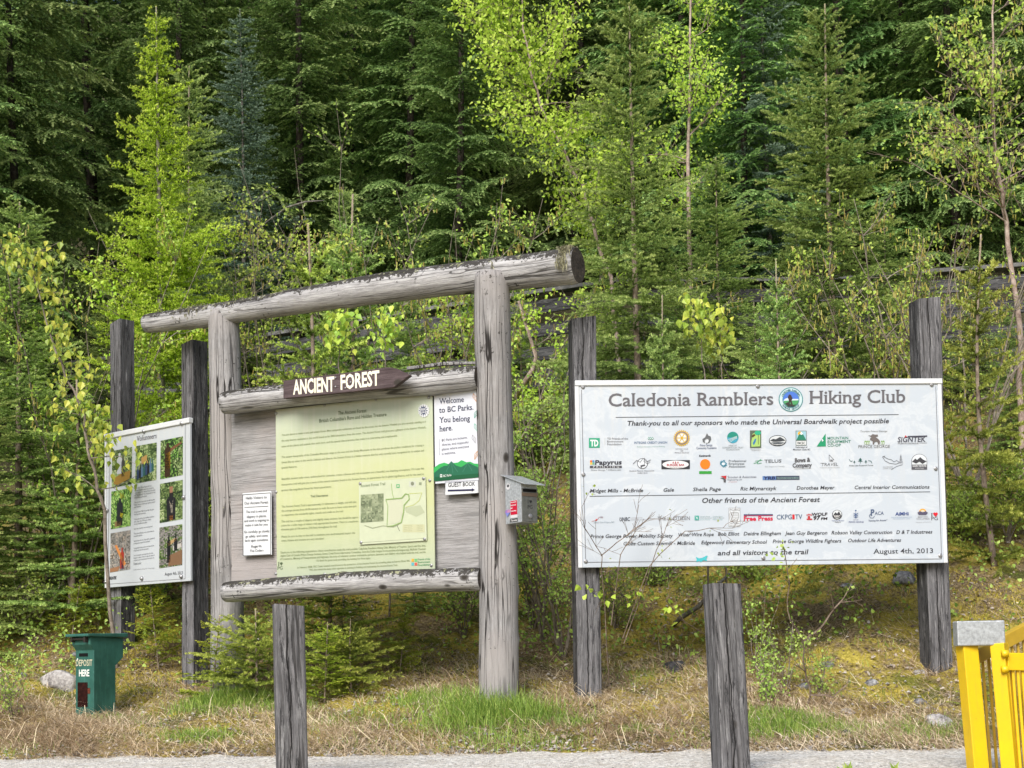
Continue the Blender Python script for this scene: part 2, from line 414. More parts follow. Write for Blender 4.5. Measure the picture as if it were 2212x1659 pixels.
# ------------------------------------------------------------------ materials
M_log = wood('weathered_log', (.13, .125, .125), (.375, .37, .372), (.63, .625, .63), 70, .8, 1.25)
M_logpost = wood('weathered_log_post', (.12, .115, .113), (.285, .278, .278), (.465, .458, .46), 75, 1.0, .35, tone=(.31, .29, .28), seed=3.)
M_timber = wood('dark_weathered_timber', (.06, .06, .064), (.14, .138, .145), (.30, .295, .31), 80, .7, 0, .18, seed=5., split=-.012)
M_timber_side = wood('timber_shaded_side', (.03, .03, .032), (.075, .074, .078), (.17, .17, .175), 80, .5, 0, .3, seed=8.)  # darker copy of the timber: shade on side faces painted into the colour
M_ply = wood('weathered_plywood', (.155, .152, .150), (.29, .285, .285), (.43, .425, .43), 55, .3, 0, 0, tone=(.33, .30, .29), seed=9., horiz=True)
M_rail = wood('grey_board', (.04, .04, .043), (.09, .09, .095), (.22, .22, .225), 60, .5, 0, .3, seed=12.)
M_brownsign = wood('brown_painted_wood', (.055, .038, .040), (.090, .066, .070), (.15, .118, .122), 50, .25, 0, 0, seed=14., horiz=True)
M_ink = printed()
M_bolt = plain('zinc_bolt', (.35, .35, .36), .4, .5, .7)
M_galv = plain('galvanised_steel', (.50, .53, .56), .45, .5, .35, .25, 60, .3)
M_galvdark = plain('dull_olive_steel', (.16, .165, .15), .5, .4, .4, .2, 30)
M_white = plain('white_trim', (.60, .62, .64), .4, .4, 0, .07, 6)
def yellow_coat():
    s = NT('yellow_powder_coat', .42, .5); V = s.coords(); a = s.noise(V, 6, 5, .7)
    c = s.mix(s.ramp(a, [(.35, 0.), (.75, 1.)]), (.76, .50, .003), (.62, .42, .012))
    c = s.mix(s.ramp(s.noise(s.coords(scale=(40, 40, 3)), 1, 5, .7), [(.55, 0.), (.8, .35)]), c, (.38, .28, .05))
    c = s.mix(s.ramp(s.noise(V, 48, 5, .75), [(.70, 0.), (.73, .85)]), c, (.10, .07, .04))
    s.base(c); s.bump(a, .2, .002); return s.m
M_yellow = yellow_coat()
M_black = plain('black_gap', (.008, .008, .008), .8, .1)
M_rust = plain('rust', (.16, .05, .03), .8, .1, 0, .4, 60)
def greenpaint():
    s = NT('faded_green_paint', .55, .35); V = s.coords()
    a = s.noise(s.coords(scale=(60, 60, 6)), 1, 4); b = s.noise(V, 7, 4)
    c = s.mix(s.ramp(b, [(.4, 0.), (.7, 1.)]), (.018, .082, .064), (.034, .13, .105))
    c = s.mix(s.ramp(a, [(.55, 0.), (.8, .5)]), c, (.06, .22, .18))
    c = s.mix(s.ramp(s.noise(V, 26, 5, .7), [(.70, 0.), (.73, .9)]), c, (.12, .05, .03))
    s.base(c); s.bump(a, .15, .002); return s.m
M_green = greenpaint()

def M_panel(name, base, dirt=(.55, .52, .47), art=.0, artcol=(.8, .85, .95), grad=None, H=1.2, W=1.2, rough=.32):
    s = NT(name, rough, .45); V = s.coords()
    c = base
    if grad:
        sep = s.n('ShaderNodeSeparateXYZ', i_0=V)
        c = s.ramp(s.math('DIVIDE', sep.outputs['Z'], H), grad)
    if art:
        n1 = s.noise(s.coords(scale=(1.2, 1, 1.6)), 2.2, 7, .68, 1.2)
        if not grad:
            c = s.mix(s.ramp(n1, [(.50, 0.), (.56, art), (.60, art * .3), (.68, art)]), c, artcol)
        else: c = s.mix(s.ramp(n1, [(.45, 0.), (.62, art)]), c, artcol)
    st = s.noise(s.coords(scale=(26, 1, 1.1)), 1, 5, .7); sepz = s.n('ShaderNodeSeparateXYZ', i_0=V).outputs['Z']
    top = s.ramp(s.math('DIVIDE', sepz, H), [(.25, .08), (.80, .5), (.97, 1.)])
    c = s.mix(s.math('MULTIPLY', s.ramp(st, [(.5, 0.), (.8, .75)]), top), c, dirt)
    ed = s.ramp(s.math('DIVIDE', sepz, H), [(.955, 0.), (.985, .4)])
    c = s.mix(s.math('MULTIPLY', ed, s.ramp(s.noise(V, 9, 4), [(.35, .2), (.65, 1.)])), c, dirt)
    s.base(c); return s.m

# foliage
MF_spruce = foliage('spruce_needles', (.10, .17, .045), (.34, .49, .135), (.72, .84, .32), (.16, .125, .09))
MF_sprucey = foliage('bright_spruce_needles', (.12, .18, .03), (.40, .50, .09), (.76, .82, .22), (.17, .14, .09))
MF_hem = foliage('hemlock_needles', (.055, .12, .04), (.23, .37, .11), (.58, .72, .28), (.06, .05, .04), .35)
MF_fir = foliage('blue_fir_needles', (.06, .11, .08), (.19, .29, .21), (.44, .56, .45), (.07, .055, .045), .2)
MF_larch = foliage('larch_needles', (.22, .36, .02), (.53, .76, .07), (.78, .92, .18), (.08, .07, .055), .4)
MF_cedar = foliage('cedar_sprays', (.16, .24, .02), (.42, .54, .06), (.78, .82, .12), (.15, .11, .06), .35)
MF_birch = foliage('young_birch_leaves', (.18, .32, .02), (.42, .64, .06), (.68, .84, .16), (.2, .15, .12), .45)
MF_alder = foliage('alder_leaves', (.15, .27, .025), (.38, .54, .07), (.62, .72, .17), (.2, .15, .12), .45)
MF_poplar = foliage('poplar_leaves', (.14, .26, .04), (.36, .52, .08), (.68, .72, .12), (.2, .15, .12), .4, .4)
MF_shrub = foliage('shrub_leaves', (.11, .19, .03), (.29, .43, .07), (.54, .68, .18), (.14, .10, .07), .4)
MF_dry = foliage('dry_grass_blades', (.30, .22, .13), (.60, .47, .30), (.90, .79, .58), (.1, .08, .05), .3, .7)
MF_grass = foliage('green_grass_blades', (.09, .17, .03), (.22, .38, .06), (.46, .58, .14), (.1, .08, .05), .35, .5)
MF_catkin = foliage('catkins', (.30, .24, .05), (.42, .36, .09), (.5, .46, .16), (.3, .2, .1), .3)
def bark(name, a, b, cc, sc_=30):
    s = NT(name, .9, .1); V = s.coords(scale=(1, 1, .5))
    f = s.noise(V, sc_, 6, .7); g = s.noise(s.coords(scale=(1, 1, 5)), 6, 3, .6)
    c = s.ramp(f, [(.3, a), (.5, b), (.68, cc)]); c = s.mix(s.ramp(g, [(.58, 0.), (.66, .6)]), c, a)
    s.base(c); s.bump(f, .8, .006); return s.m
MB_spruce = bark('spruce_bark', (.10, .075, .06), (.24, .19, .15), (.38, .32, .26))
MB_grey = bark('grey_bark', (.06, .055, .05), (.15, .14, .125), (.28, .27, .25))
MB_birch = bark('pale_birch_bark', (.16, .11, .095), (.36, .28, .24), (.52, .44, .39))
MB_dark = bark('dark_bark', (.02, .017, .014), (.05, .042, .036), (.11, .095, .085))
MB_twig = bark('grey_twig_bark', (.09, .075, .06), (.2, .17, .14), (.34, .30, .26))
MB_larch = bark('larch_bark', (.09, .08, .065), (.2, .185, .15), (.33, .31, .25))

# ------------------------------------------------------------------ ground
def ground_mat():
    s = NT('slope_ground', .95, .1)
    geo = s.n('ShaderNodeNewGeometry'); V = geo.outputs['Position']
    a = s.noise(V, 1.5, 5, .6); b = s.noise(V, 9, 6, .7); c3 = s.noise(V, 45, 6, .75)
    mp = s.n('ShaderNodeMapping', i_Vector=V); mp.inputs['Location'].default_value = (5, 3, 9)
    d = s.noise(mp.outputs[0], 2.4, 4, .6)
    litter = s.ramp(c3, [(.3, (.05, .038, .022)), (.46, (.19, .14, .075)), (.58, (.38, .29, .17)), (.7, (.6, .5, .36))])
    moss = s.ramp(c3, [(.3, (.20, .165, .025)), (.5, (.50, .41, .07)), (.7, (.72, .60, .14))])
    green = s.ramp(c3, [(.3, (.03, .045, .01)), (.6, (.12, .16, .03))])
    c = s.mix(s.ramp(s.math('ADD', s.math('MULTIPLY', a, .6), s.math('MULTIPLY', b, .4)), [(.47, 0.), (.55, .9)]), litter, moss)
    c = s.mix(s.ramp(d, [(.54, 0.), (.62, .75)]), c, green)
    sep = s.n('ShaderNodeSeparateXYZ', i_0=V)
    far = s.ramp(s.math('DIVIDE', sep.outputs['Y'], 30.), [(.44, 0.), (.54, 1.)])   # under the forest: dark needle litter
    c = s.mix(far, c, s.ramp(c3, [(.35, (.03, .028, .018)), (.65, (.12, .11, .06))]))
    s.base(c); s.bump(s.math('ADD', s.math('MULTIPLY', b, 1.), s.math('MULTIPLY', c3, .5)), 1., .05)
    return s.m
def axis(*segs): return np.unique(np.round(np.concatenate([np.arange(a, b, st) for a, b, st in segs]), 4))
xs = axis((-90, -8, 4), (-8, -5, .25), (-5, 5, .05), (5, 8, .25), (8, 91, 4))
ys = axis((-40, 4, 3), (4, 7.2, .2), (7.2, 14.5, .05), (14.5, 22, .4), (22, 110, 4))
XX, YY = np.meshgrid(xs, ys); ZZ = gz(XX, YY)
fine = np.clip((YY - yedge(XX)) / .3, 0, 1) * (np.abs(XX) < 6) * (YY < 14.5)
ZZ = ZZ + fine * rng.normal(0, .008, ZZ.shape)
V = np.stack([XX.ravel(), YY.ravel(), ZZ.ravel()], 1); nx, ny = len(xs), len(ys)
i0 = (np.arange(ny - 1)[:, None] * nx + np.arange(nx - 1)[None]).ravel()
me = bpy.data.meshes.new('ground'); me.from_pydata(V.tolist(), [], np.stack([i0, i0 + 1, i0 + nx + 1, i0 + nx], 1).tolist())
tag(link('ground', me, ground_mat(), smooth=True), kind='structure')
# gravel path: a sheet 6 mm above the ground
def gravel_mat():
    s = NT('gravel_path', .95, .1); geo = s.n('ShaderNodeNewGeometry'); V = geo.outputs['Position']
    vo = s.n('ShaderNodeTexVoronoi', i_Vector=V, i_Scale=75.)
    c = s.ramp(s.n('ShaderNodeSeparateColor', i_0=vo.outputs['Color']).outputs[0], [(0, (.28, .27, .25)), (.5, (.60, .58, .54)), (1, (.88, .86, .81))])
    c = s.mix(s.ramp(s.noise(V, 6, 5, .7), [(.4, 0.), (.7, .45)]), c, (.40, .33, .24))
    s.base(c); s.bump(vo.outputs['Distance'], 1., .008); return s.m
px_ = np.arange(-12, 12.01, .08); m = MB()
for i, x in enumerate(px_):
    ye = float(yedge(x)) + .04 * math.sin(x * 13) + .03 * random.uniform(-1, 1)
    for j in range(9):
        yy = 7.55 + (ye - 7.55) * j / 8; m.v.append((x, yy, float(gz(x, yy)) + .006 + .004 * (random.random())))
m.f = [(i * 9 + j, (i + 1) * 9 + j, (i + 1) * 9 + j + 1, i * 9 + j + 1) for i in range(len(px_) - 1) for j in range(8)]; m.c = [0] * len(m.f)
tag(m.build('path', gravel_mat(), smooth=True), kind='structure')
# ------------------------------------------------------------------ lettering and print
_TX = {}
def text_shape(s, bold=0., serif=False):
    key = (s, bold, serif)
    if key in _TX: return _TX[key]
    cu = bpy.data.curves.new('t', 'FONT'); cu.body = s; cu.size = 1; cu.offset = bold; cu.resolution_u = 3 if serif else 2; cu.fill_mode = 'FRONT'
    ob = bpy.data.objects.new('t', cu); me = bpy.data.meshes.new_from_object(ob)
    vs = [(v.co.x, v.co.y) for v in me.vertices]; fs = [tuple(p.vertices) for p in me.polygons]
    if serif:
        cnt = {}
        for f in fs:
            for a, b in zip(f, f[1:] + f[:1]): k = (min(a, b), max(a, b)); cnt[k] = cnt.get(k, 0) + 1
        ys_ = levels(bold)
        for (a, b), n in cnt.items():
            if n != 1: continue
            (xa, ya), (xb, yb) = vs[a], vs[b]
            if abs(ya - yb) > .003 or not .035 < abs(xa - xb) < .2: continue
            for lv in ys_:
                if abs(ya - lv) < .012:
                    x0, x1 = min(xa, xb), max(xa, xb); e = .055; t = .045 * (1 if lv < .02 else -1)
                    if .3 < lv < .62: x1 -= e * .8
                    k = len(vs); vs += [(x0 - e, ya), (x1 + e, ya), (x1 + e * .6, ya + t), (x0 - e * .6, ya + t)]; fs.append((k, k + 1, k + 2, k + 3))
    bpy.data.objects.remove(ob); bpy.data.curves.remove(cu); bpy.data.meshes.remove(me)
    w_ = max(v[0] for v in vs) if vs else 1; x0 = min(v[0] for v in vs) if vs else 0
    _TX[key] = (vs, fs, x0, w_); return _TX[key]
_LV = {}
def levels(bold):
    if bold not in _LV:
        _LV[bold] = [min(v[1] for v in text_shape('x', bold)[0])] + [max(v[1] for v in text_shape(c, bold)[0]) for c in 'xHl']
    return _LV[bold]
CAP = max(v[1] for v in text_shape('H')[0])

class Panel:
    """a flat board seen in the photo between four corners; x to the right, z up, viewer on -y"""
    def __init__(s, tl, tr, br, bl, Y0, Y1):
        a, b = P(*bl, Y0), P(*br, Y1)
        u = Vector((b.x - a.x, b.y - a.y, 0)); s.W = u.length; u.normalize(); s.u = u
        s.H = ((P(*tl, Y0) - a).z + (P(*tr, Y1) - b).z) / 2; s.o = a.copy(); s.o.z = (a.z + b.z) / 2
        s.rz = math.atan2(u.y, u.x); s.M = Matrix.Translation(s.o) @ Matrix.Rotation(s.rz, 4, 'Z')
        src = [bl, br, tr, tl]; dst = [(0, 0), (s.W, 0), (s.W, s.H), (0, s.H)]; A = []; B = []
        for (x, y), (X, Y) in zip(src, dst):
            A += [[x, y, 1, 0, 0, 0, -X * x, -X * y], [0, 0, 0, x, y, 1, -Y * x, -Y * y]]; B += [X, Y]
        s.h = np.linalg.solve(np.array(A), np.array(B)); s.aff = (0, 0, 1 / .8640625); s.pr = MB()
    def view(s, ox, oy, sc_): s.aff = (ox, oy, sc_)
    def q(s, x, y):
        ox, oy, k = s.aff; x = (ox + x / k) * .8640625; y = (oy + y / k) * .8640625; h = s.h
        d = h[6] * x + h[7] * y + 1
        return ((h[0] * x + h[1] * y + h[2]) / d, (h[3] * x + h[4] * y + h[5]) / d)
    def put(s, uv, faces, c, layer):
        s.pr.cur = c; s.pr.add([(a, -.0015 - .0009 * layer, b) for a, b in uv], faces)
    def poly(s, pts, c, layer=1):
        s.put([s.q(*p) for p in pts], [tuple(range(len(pts)))], c, layer)
    def rect(s, x0, y0, x1, y1, c, layer=1): s.poly([(x0, y0), (x1, y0), (x1, y1), (x0, y1)], c, layer)
    def disc(s, cx, cy, rx, ry, c, layer=1, n=20, a0=0, a1=360):
        s.poly([(cx + rx * math.cos(R(a0 + (a1 - a0) * i / n)), cy + ry * math.sin(R(a0 + (a1 - a0) * i / n))) for i in range(n + (a1 - a0 < 360))], c, layer)
    def line(s, pts, w, c, layer=1):
        for (x0, y0), (x1, y1) in zip(pts, pts[1:]):
            d = math.hypot(x1 - x0, y1 - y0) or 1; nx, ny = -(y1 - y0) / d * w / 2, (x1 - x0) / d * w / 2
            s.poly([(x0 + nx, y0 + ny), (x1 + nx, y1 + ny), (x1 - nx, y1 - ny), (x0 - nx, y0 - ny)], c, layer)
    def text(s, t, x0, y0, x1, y1, cap, c, bold=0., italic=0., serif=False, layer=1):
        vs, fs, a, b = text_shape(t, bold, serif); k = cap / CAP
        ex = Vector((x1 - x0, y1 - y0)) / (b - a); L = ex.length * (b - a); up = Vector((0, -1)) * k
        uv = []
        for x, y in vs:
            xx = (x - a); p = Vector((x0, y0)) + ex * xx + up * y + Vector((1, 0)) * italic * y * k
            uv.append(s.q(p.x, p.y))
        s.put(uv, fs, c, layer)
    def photo(s, x0, y0, x1, y1, slope, cols, figs=(), n=20, mrows=30, seed=0, layer=1):
        """a small printed photograph: a mosaic of tones with figures over it"""
        r = np.random.default_rng(seed); g = r.random((mrows + 1, n + 1)); 
        lo = np.kron(r.random((mrows // 4 + 2, n // 4 + 2)), np.ones((4, 4)))[:mrows, :n]
        P_ = []; 
        for j in range(mrows + 1):
            for i in range(n + 1):
                x = x0 + (x1 - x0) * i / n; y = y0 + (y1 - y0) * j / mrows + slope * (x - x0); P_.append(s.q(x, y))
        b = len(s.pr.v); s.pr.v += [(a, -.0015 - .0009 * layer, c) for a, c in P_]
        for j in range(mrows):
            for i in range(n):
                v = .5 * lo[j, i] + .5 * g[j, i]; k = int(v * len(cols) * .999); q = cols[k]; e = 1.15 + .4 * r.random()
                s.pr.f.append((b + j * (n + 1) + i, b + (j + 1) * (n + 1) + i, b + (j + 1) * (n + 1) + i + 1, b + j * (n + 1) + i + 1)); s.pr.c.append((q[0] * e, q[1] * e, q[2] * e))
        for pts, c in figs:
            s.poly([(x0 + (x1 - x0) * a, y0 + (y1 - y0) * b_ + slope * (x1 - x0) * a) for a, b_ in pts], c, layer + 1)
    def finish(s, name, parent, M=None): return s.pr.build(name, M_ink, parent, M, colors=True)
def rel(base, M): return Matrix.Translation(-Vector(base)) @ M
def seg_matrix(p0, p1, rz=0.):
    z = (Vector(p1) - Vector(p0)).normalized(); x = Vector((math.cos(rz), math.sin(rz), 0)); x = (x - z * x.dot(z))
    if x.length < .1: x = Vector((0, 1, 0)) - z * z.y
    x.normalize(); y = z.cross(x); M = Matrix((x, y, z)).transposed().to_4x4(); M.translation = Vector(p0); return M
def log(name, p0, p1, r0, r1, mats, base, parent, seed=0, k=28, knots=3):
    """a peeled log along local z with swellings, knots and slightly rounded ends"""
    r = random.Random(seed); L = (Vector(p1) - Vector(p0)).length; n = max(int(L / .045), 8); m = MB()
    ph = [r.uniform(0, 6) for _ in range(6)]; kn = [(r.uniform(.1, .9) * L, r.uniform(0, 6.28), r.uniform(.025, .05)) for _ in range(knots)]
    vs = []
    for i in range(n + 1):
        z = L * i / n; u = i / n; rr = r0 + (r1 - r0) * u
        rr *= 1 + .025 * math.sin(z * 3.1 + ph[0]) + .015 * math.sin(z * 8 + ph[1])
        if i in (0, n): rr *= .93
        ox = .012 * math.sin(z * 1.6 + ph[2]); oy = .012 * math.sin(z * 1.9 + ph[3])
        for j in range(k):
            t = 2 * math.pi * j / k; q = rr * (1 + .012 * math.sin(3 * t + ph[4] + z) + .008 * math.sin(7 * t + ph[5] + z * .6))
            for kz, kt, ks in kn:
                dt = math.atan2(math.sin(t - kt), math.cos(t - kt)) * rr; q += .012 * math.exp(-((z - kz) ** 2 + dt * dt) / (ks * ks))
            vs.append((ox + q * math.cos(t), oy + q * math.sin(t), z))
    fs = [(i * k + j, i * k + (j + 1) % k, (i + 1) * k + (j + 1) % k, (i + 1) * k + j) for i in range(n) for j in range(k)]
    m.add(vs, fs + [tuple(range(k - 1, -1, -1)), tuple(range(n * k, (n + 1) * k))])
    o = m.build(name, mats, parent, rel(base, seg_matrix(p0, p1)), smooth=True)
    if isinstance(mats, (list, tuple)): o.data.polygons[-1].material_index = 1; o.data.polygons[-2].material_index = 1
    o.data.polygons[-1].use_smooth = o.data.polygons[-2].use_smooth = False
    return o
def timber(name, top, bot, w_, d_, rz, base=(0, 0, 0), parent=None, seed=0, side=(1,), top_cut=.012):
    """rough sawn square post, local z up, origin at the foot; faces numbered by the sides painted darker as shade"""
    r = random.Random(seed); bot = Vector(bot); top = Vector(top); L = (top - bot).length; n = max(int(L / .06), 6); vs = []; c = .007
    a, b = w_ / 2, d_ / 2
    ring = [(-a + c, -b), (a - c, -b), (a, -b + c), (a, b - c), (a - c, b), (-a + c, b), (-a, b - c), (-a, -b + c)]
    for i in range(n + 1):
        z = L * i / n; q = 1 + .006 * math.sin(z * 5 + seed) + r.uniform(-.003, .003)
        for j, (x, y) in enumerate(ring):
            zz = z + (top_cut * (x / a) if i == n else 0); vs.append((x * q + .004 * math.sin(z * 2 + seed), y * q, zz))
    fs = [(i * 8 + j, i * 8 + (j + 1) % 8, (i + 1) * 8 + (j + 1) % 8, (i + 1) * 8 + j) for i in range(n) for j in range(8)] + [tuple(range(7, -1, -1)), tuple(range(n * 8, n * 8 + 8))]
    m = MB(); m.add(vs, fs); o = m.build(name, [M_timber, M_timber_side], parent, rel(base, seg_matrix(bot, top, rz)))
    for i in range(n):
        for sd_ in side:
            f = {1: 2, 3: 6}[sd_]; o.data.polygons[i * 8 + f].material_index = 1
    return o

# ------------------------------------------------------------------ sponsor board (right)
INK = (.10, .10, .12); GR = (.16, .165, .18)
S = Panel((1243, 822), (2034, 820.5), (2045, 1218), (1251, 1224), 10.26, 10.42)
base = P(1650, 1450, 10.4); base.z = float(gz(base.x, base.y))
sg = empty('sponsor_sign', base); tag(sg, 'large white club sign thanking sponsors with rows of logos on two dark timber posts', 'sign')
def pst(o, t, label=None):
    if label: o['label'] = label
    return o
timber('post', P(1257, 690, 10.40), P(1269, 1560, 10.40), .165, .15, S.rz + R(6), base, sg, 1, (3,))
timber('post', P(1996, 648, 10.57), P(2024, 1500, 10.57), .17, .15, S.rz + R(12), base, sg, 2, (3,))
m = MB(); m.box(0, 0, 0, S.W, .022, S.H); mats_white = M_panel('sponsor_panel', (.42, .465, .52), art=.5, artcol=(.54, .57, .60), H=S.H)  # art: mountain watermark, with pale smears of reflection painted in
pan = m.build('panel', mats_white, sg, rel(base, S.M), bevel=.003)
fr = MB(); fr.box(-.004, -.012, S.H - .032, S.W + .012, .03, S.H + .004); fr.build('top_trim', M_white, pan, bevel=.004)
fr = MB(); fr.box(-.006, -.006, 0, .022, -.0005, S.H - .034); fr.build('side_trim', M_white, pan, bevel=.002)
fr = MB(); fr.box(S.W - .02, -.006, 0, S.W + .006, -.0005, S.H - .034); fr.build('side_trim', M_white, pan, bevel=.002)
S.view(1280, 960, 1.728125)
T = S.text; D = (.07, .072, .085)
T('Caledonia Ramblers', 417, 94, 1130, 90, 54, (.17, .165, .18), .012, 0, True); T('Hiking Club', 1285, 86, 1703, 82, 54, (.17, .165, .18), .012, 0, True)
# club emblem
S.disc(1206, 68, 53, 53, (.10, .28, .30), 1, 32); S.disc(1206, 68, 49, 49, (.55, .68, .70), 2, 32); S.disc(1206, 68, 37, 37, (.13, .30, .33), 3, 28); S.disc(1206, 67, 34, 33, (.10, .22, .62), 4, 28)
S.poly([(1173, 74), (1180, 66), (1195, 60), (1210, 66), (1238, 66), (1239, 76), (1173, 78)], (.62, .72, .78), 5); S.poly([(1173, 74), (1239, 72), (1236, 84), (1222, 98), (1190, 98), (1176, 84)], (.10, .36, .16), 6)
S.poly([(1180, 86), (1192, 80), (1210, 92), (1228, 90), (1218, 99), (1194, 99)], (.06, .07, .06), 7); S.poly([(1194, 52), (1200, 46), (1206, 50), (1212, 62), (1208, 74), (1214, 92), (1208, 93), (1202, 78), (1196, 92), (1191, 91), (1197, 74), (1192, 60)], (.07, .05, .05), 8)
for i, ch in enumerate('CALEDONIA RAMBLERS'):
    a = R(205 + i * 7.6 * 1.0); x, y = 1206 + 41 * math.cos(a), 68 + 41 * math.sin(a)
    if ch != ' ': T(ch, x - 3, y + 4, x + 3, y + 4, 8, (.08, .2, .25), .02, 0, False, 4)
for i, ch in enumerate('PRINCE GEORGE'):
    a = R(142 - i * 8.6); x, y = 1206 + 42 * math.cos(a), 68 + 42 * math.sin(a)
    if ch != ' ': T(ch, x - 3, y + 4, x + 3, y + 4, 8, (.08, .2, .25), .02, 0, False, 4)
S.line([(448, 142), (1674, 135)], 2.2, D); S.line([(335, 482), (1808, 470)], 2.2, D); S.line([(300, 22), (318, 766), (1856, 760), (1836, 14)], 2.4, (.2, .2, .22))
IT = .22
T('Thank-you to all our sponsors who made the Universal Boardwalk project possible', 495, 178, 1630, 172, 20, D, .015, IT)
T('Other friends of the Ancient Forest', 818, 513, 1328, 511, 21, D, .015, IT)
T('and all visitors to the trail', 886, 739, 1275, 736, 20, D, .015, IT)
T('August 4th, 2013', 1559, 736, 1819, 734, 20, D, .005, 0, True)
for t, x0, x1, y in (('Midget Mills - McBride', 336, 565, 466), ('Gale', 652, 698, 464), ('Sheila Page', 780, 900, 462), ('Ric Mlynarczyk', 986, 1141, 460), ('Dorothea Meyer', 1229, 1392, 458), ('Central Interior Communications', 1479, 1804, 457),
                     ('Prince George Power Mobility Society', 338, 692, 662), ('Wiser Wire Rope', 714, 869, 657), ('Bob Elliot', 888, 979, 655), ('Deidre Ellingham', 999, 1159, 654), ('Jean Guy Bergeron', 1178, 1360, 653), ('Robson Valley Construction', 1379, 1641, 652), ('D & T Industrees', 1660, 1815, 651),
                     ('Gibbs Custom Sawmill - McBride', 479, 788, 694), ('Edgewood Elementary School', 816, 1097, 691), ('Prince George Wildfire Fighters', 1125, 1420, 688), ('Outdoor Life Adventures', 1449, 1679, 686)):
    T(t, x0, y, x1, y - 1, 15, D, .012, IT)
# first row of logos
GN = (.035, .30, .19); BL = (.06, .13, .30)
S.rect(332, 231, 379, 273, (.06, .38, .24)); T('TD', 338, 266, 373, 266, 26, (.75, .78, .78), .04, 0, False, 2)
for i, t in enumerate(('TD Friends of the', 'Environment', 'Foundation')): T(t, 411, 238 + 12 * i, 411 + (90, 70, 62)[i], 238 + 12 * i, 8, (.22, .22, .24), .01)
S.line([(401, 230), (401, 262)], 1, (.4, .4, .4))
for q in (-8, 0, 8): S.poly([(599 + q, 227), (604 + q, 234), (599 + q, 241), (594 + q, 234)], GN, 1 + (q == 0)); S.poly([(599 + q, 230), (602 + q, 234), (599 + q, 238), (596 + q, 234)], (.66, .7, .74), 3)
T('INTEGRIS CREDIT UNION', 528, 257, 670, 256, 9.5, (.13, .2, .33), .01); T('Banking | Insurance | Financial Planning', 540, 272, 660, 271, 5, (.25, .42, .36))
for i in range(24):
    a = R(i * 15); S.poly([(733 + 31 * math.cos(a - .06), 233 + 31 * math.sin(a - .06)), (733 + 36 * math.cos(a - .05), 233 + 36 * math.sin(a - .05)), (733 + 36 * math.cos(a + .05), 233 + 36 * math.sin(a + .05)), (733 + 31 * math.cos(a + .06), 233 + 31 * math.sin(a + .06))], (.62, .42, .03))
S.disc(733, 233, 32, 32, (.62, .42, .03), 2, 28); S.disc(733, 233, 28, 28, (.12, .16, .34), 3, 28); S.disc(733, 233, 24, 24, (.62, .42, .03), 4, 24); S.disc(733, 233, 20, 20, (.66, .7, .72), 5, 24)
for i in range(6): S.line([(733, 233), (733 + 20 * math.cos(R(60 * i)), 233 + 20 * math.sin(R(60 * i)))], 3.5, (.62, .42, .03), 6)
S.disc(733, 233, 6, 6, (.62, .42, .03), 7, 12)
for i, t in enumerate(('ROTARY CLUB', 'OF', 'PRINCE GEORGE')): wd = (27, 6, 31)[i]; T(t, 733 - wd, 283 + 8 * i, 733 + wd, 283 + 8 * i, 6, (.28, .28, .32), 0, 0, True)
FL = (.16, .17, .18)
S.poly([(822, 238), (834, 230), (842, 212), (848, 222), (858, 226), (861, 240), (852, 254), (838, 258), (846, 246), (840, 236), (832, 244), (834, 256), (824, 250)], FL); S.poly([(836, 250), (846, 236), (850, 246), (844, 256)], (.66, .7, .74), 2)
T('Prince George', 811, 269, 865, 268, 9, (.13, .16, .26), .01, 0, True); T('Community Foundation', 796, 281, 884, 280, 9, (.13, .16, .26), .01, 0, True)
S.disc(954, 231, 25, 25, (.08, .36, .48), 1, 28); S.disc(954, 231, 24, 24, (.03, .28, .22), 2, 14, 180, 360)
for q in range(4): S.line([(934 + q * 3, 240 + q * 4), (950 + q * 3, 234 + q * 2), (972, 226 + q * 3)], 1.6, (.6, .72, .74), 3)
for i, t in enumerate(('HABITAT', 'CONSERVATION TRUST', 'FOUNDATION')): wd = (18, 46, 29)[i]; T(t, 954 - wd, 269 + 9 * i, 954 + wd, 269 + 9 * i, 6.5, (.3, .33, .34), 0, 0, True)
S.rect(1028, 201, 1077, 277, (.13, .16, .12)); S.poly([(1034, 250), (1040, 216), (1056, 208), (1072, 222), (1072, 270), (1034, 272)], (.40, .58, .20), 2); S.disc(1062, 212, 14, 10, (.05, .42, .26), 3); S.poly([(1040, 256), (1048, 240), (1056, 236), (1052, 252), (1044, 266)], (.06, .22, .45), 3); S.line([(1064, 218), (1064, 262)], 2, (.10, .10, .06), 4); S.poly([(1034, 226), (1046, 216), (1052, 222), (1040, 232)], (.12, .08, .03), 4)
T('WILDLIFE HABITAT', 1030, 284, 1075, 284, 4, (.3, .3, .3)); T('CONSERVATION', 1034, 290, 1072, 290, 4, (.3, .3, .3))
S.disc(1148, 246, 38, 24, (.06, .07, .08), 1, 28); S.disc(1148, 245, 35, 20, (.62, .65, .67), 2, 28)
S.poly([(1114, 246), (1128, 238), (1140, 240), (1158, 230), (1172, 238), (1182, 246), (1160, 250), (1130, 251)], (.07, .08, .09), 3); S.poly([(1118, 254), (1150, 252), (1178, 254), (1160, 262), (1134, 262)], (.10, .12, .14), 3); T('MOUNTAIN CARIBOU', 1124, 264, 1172, 264, 4, (.7, .7, .7), 0, 0, False, 4)
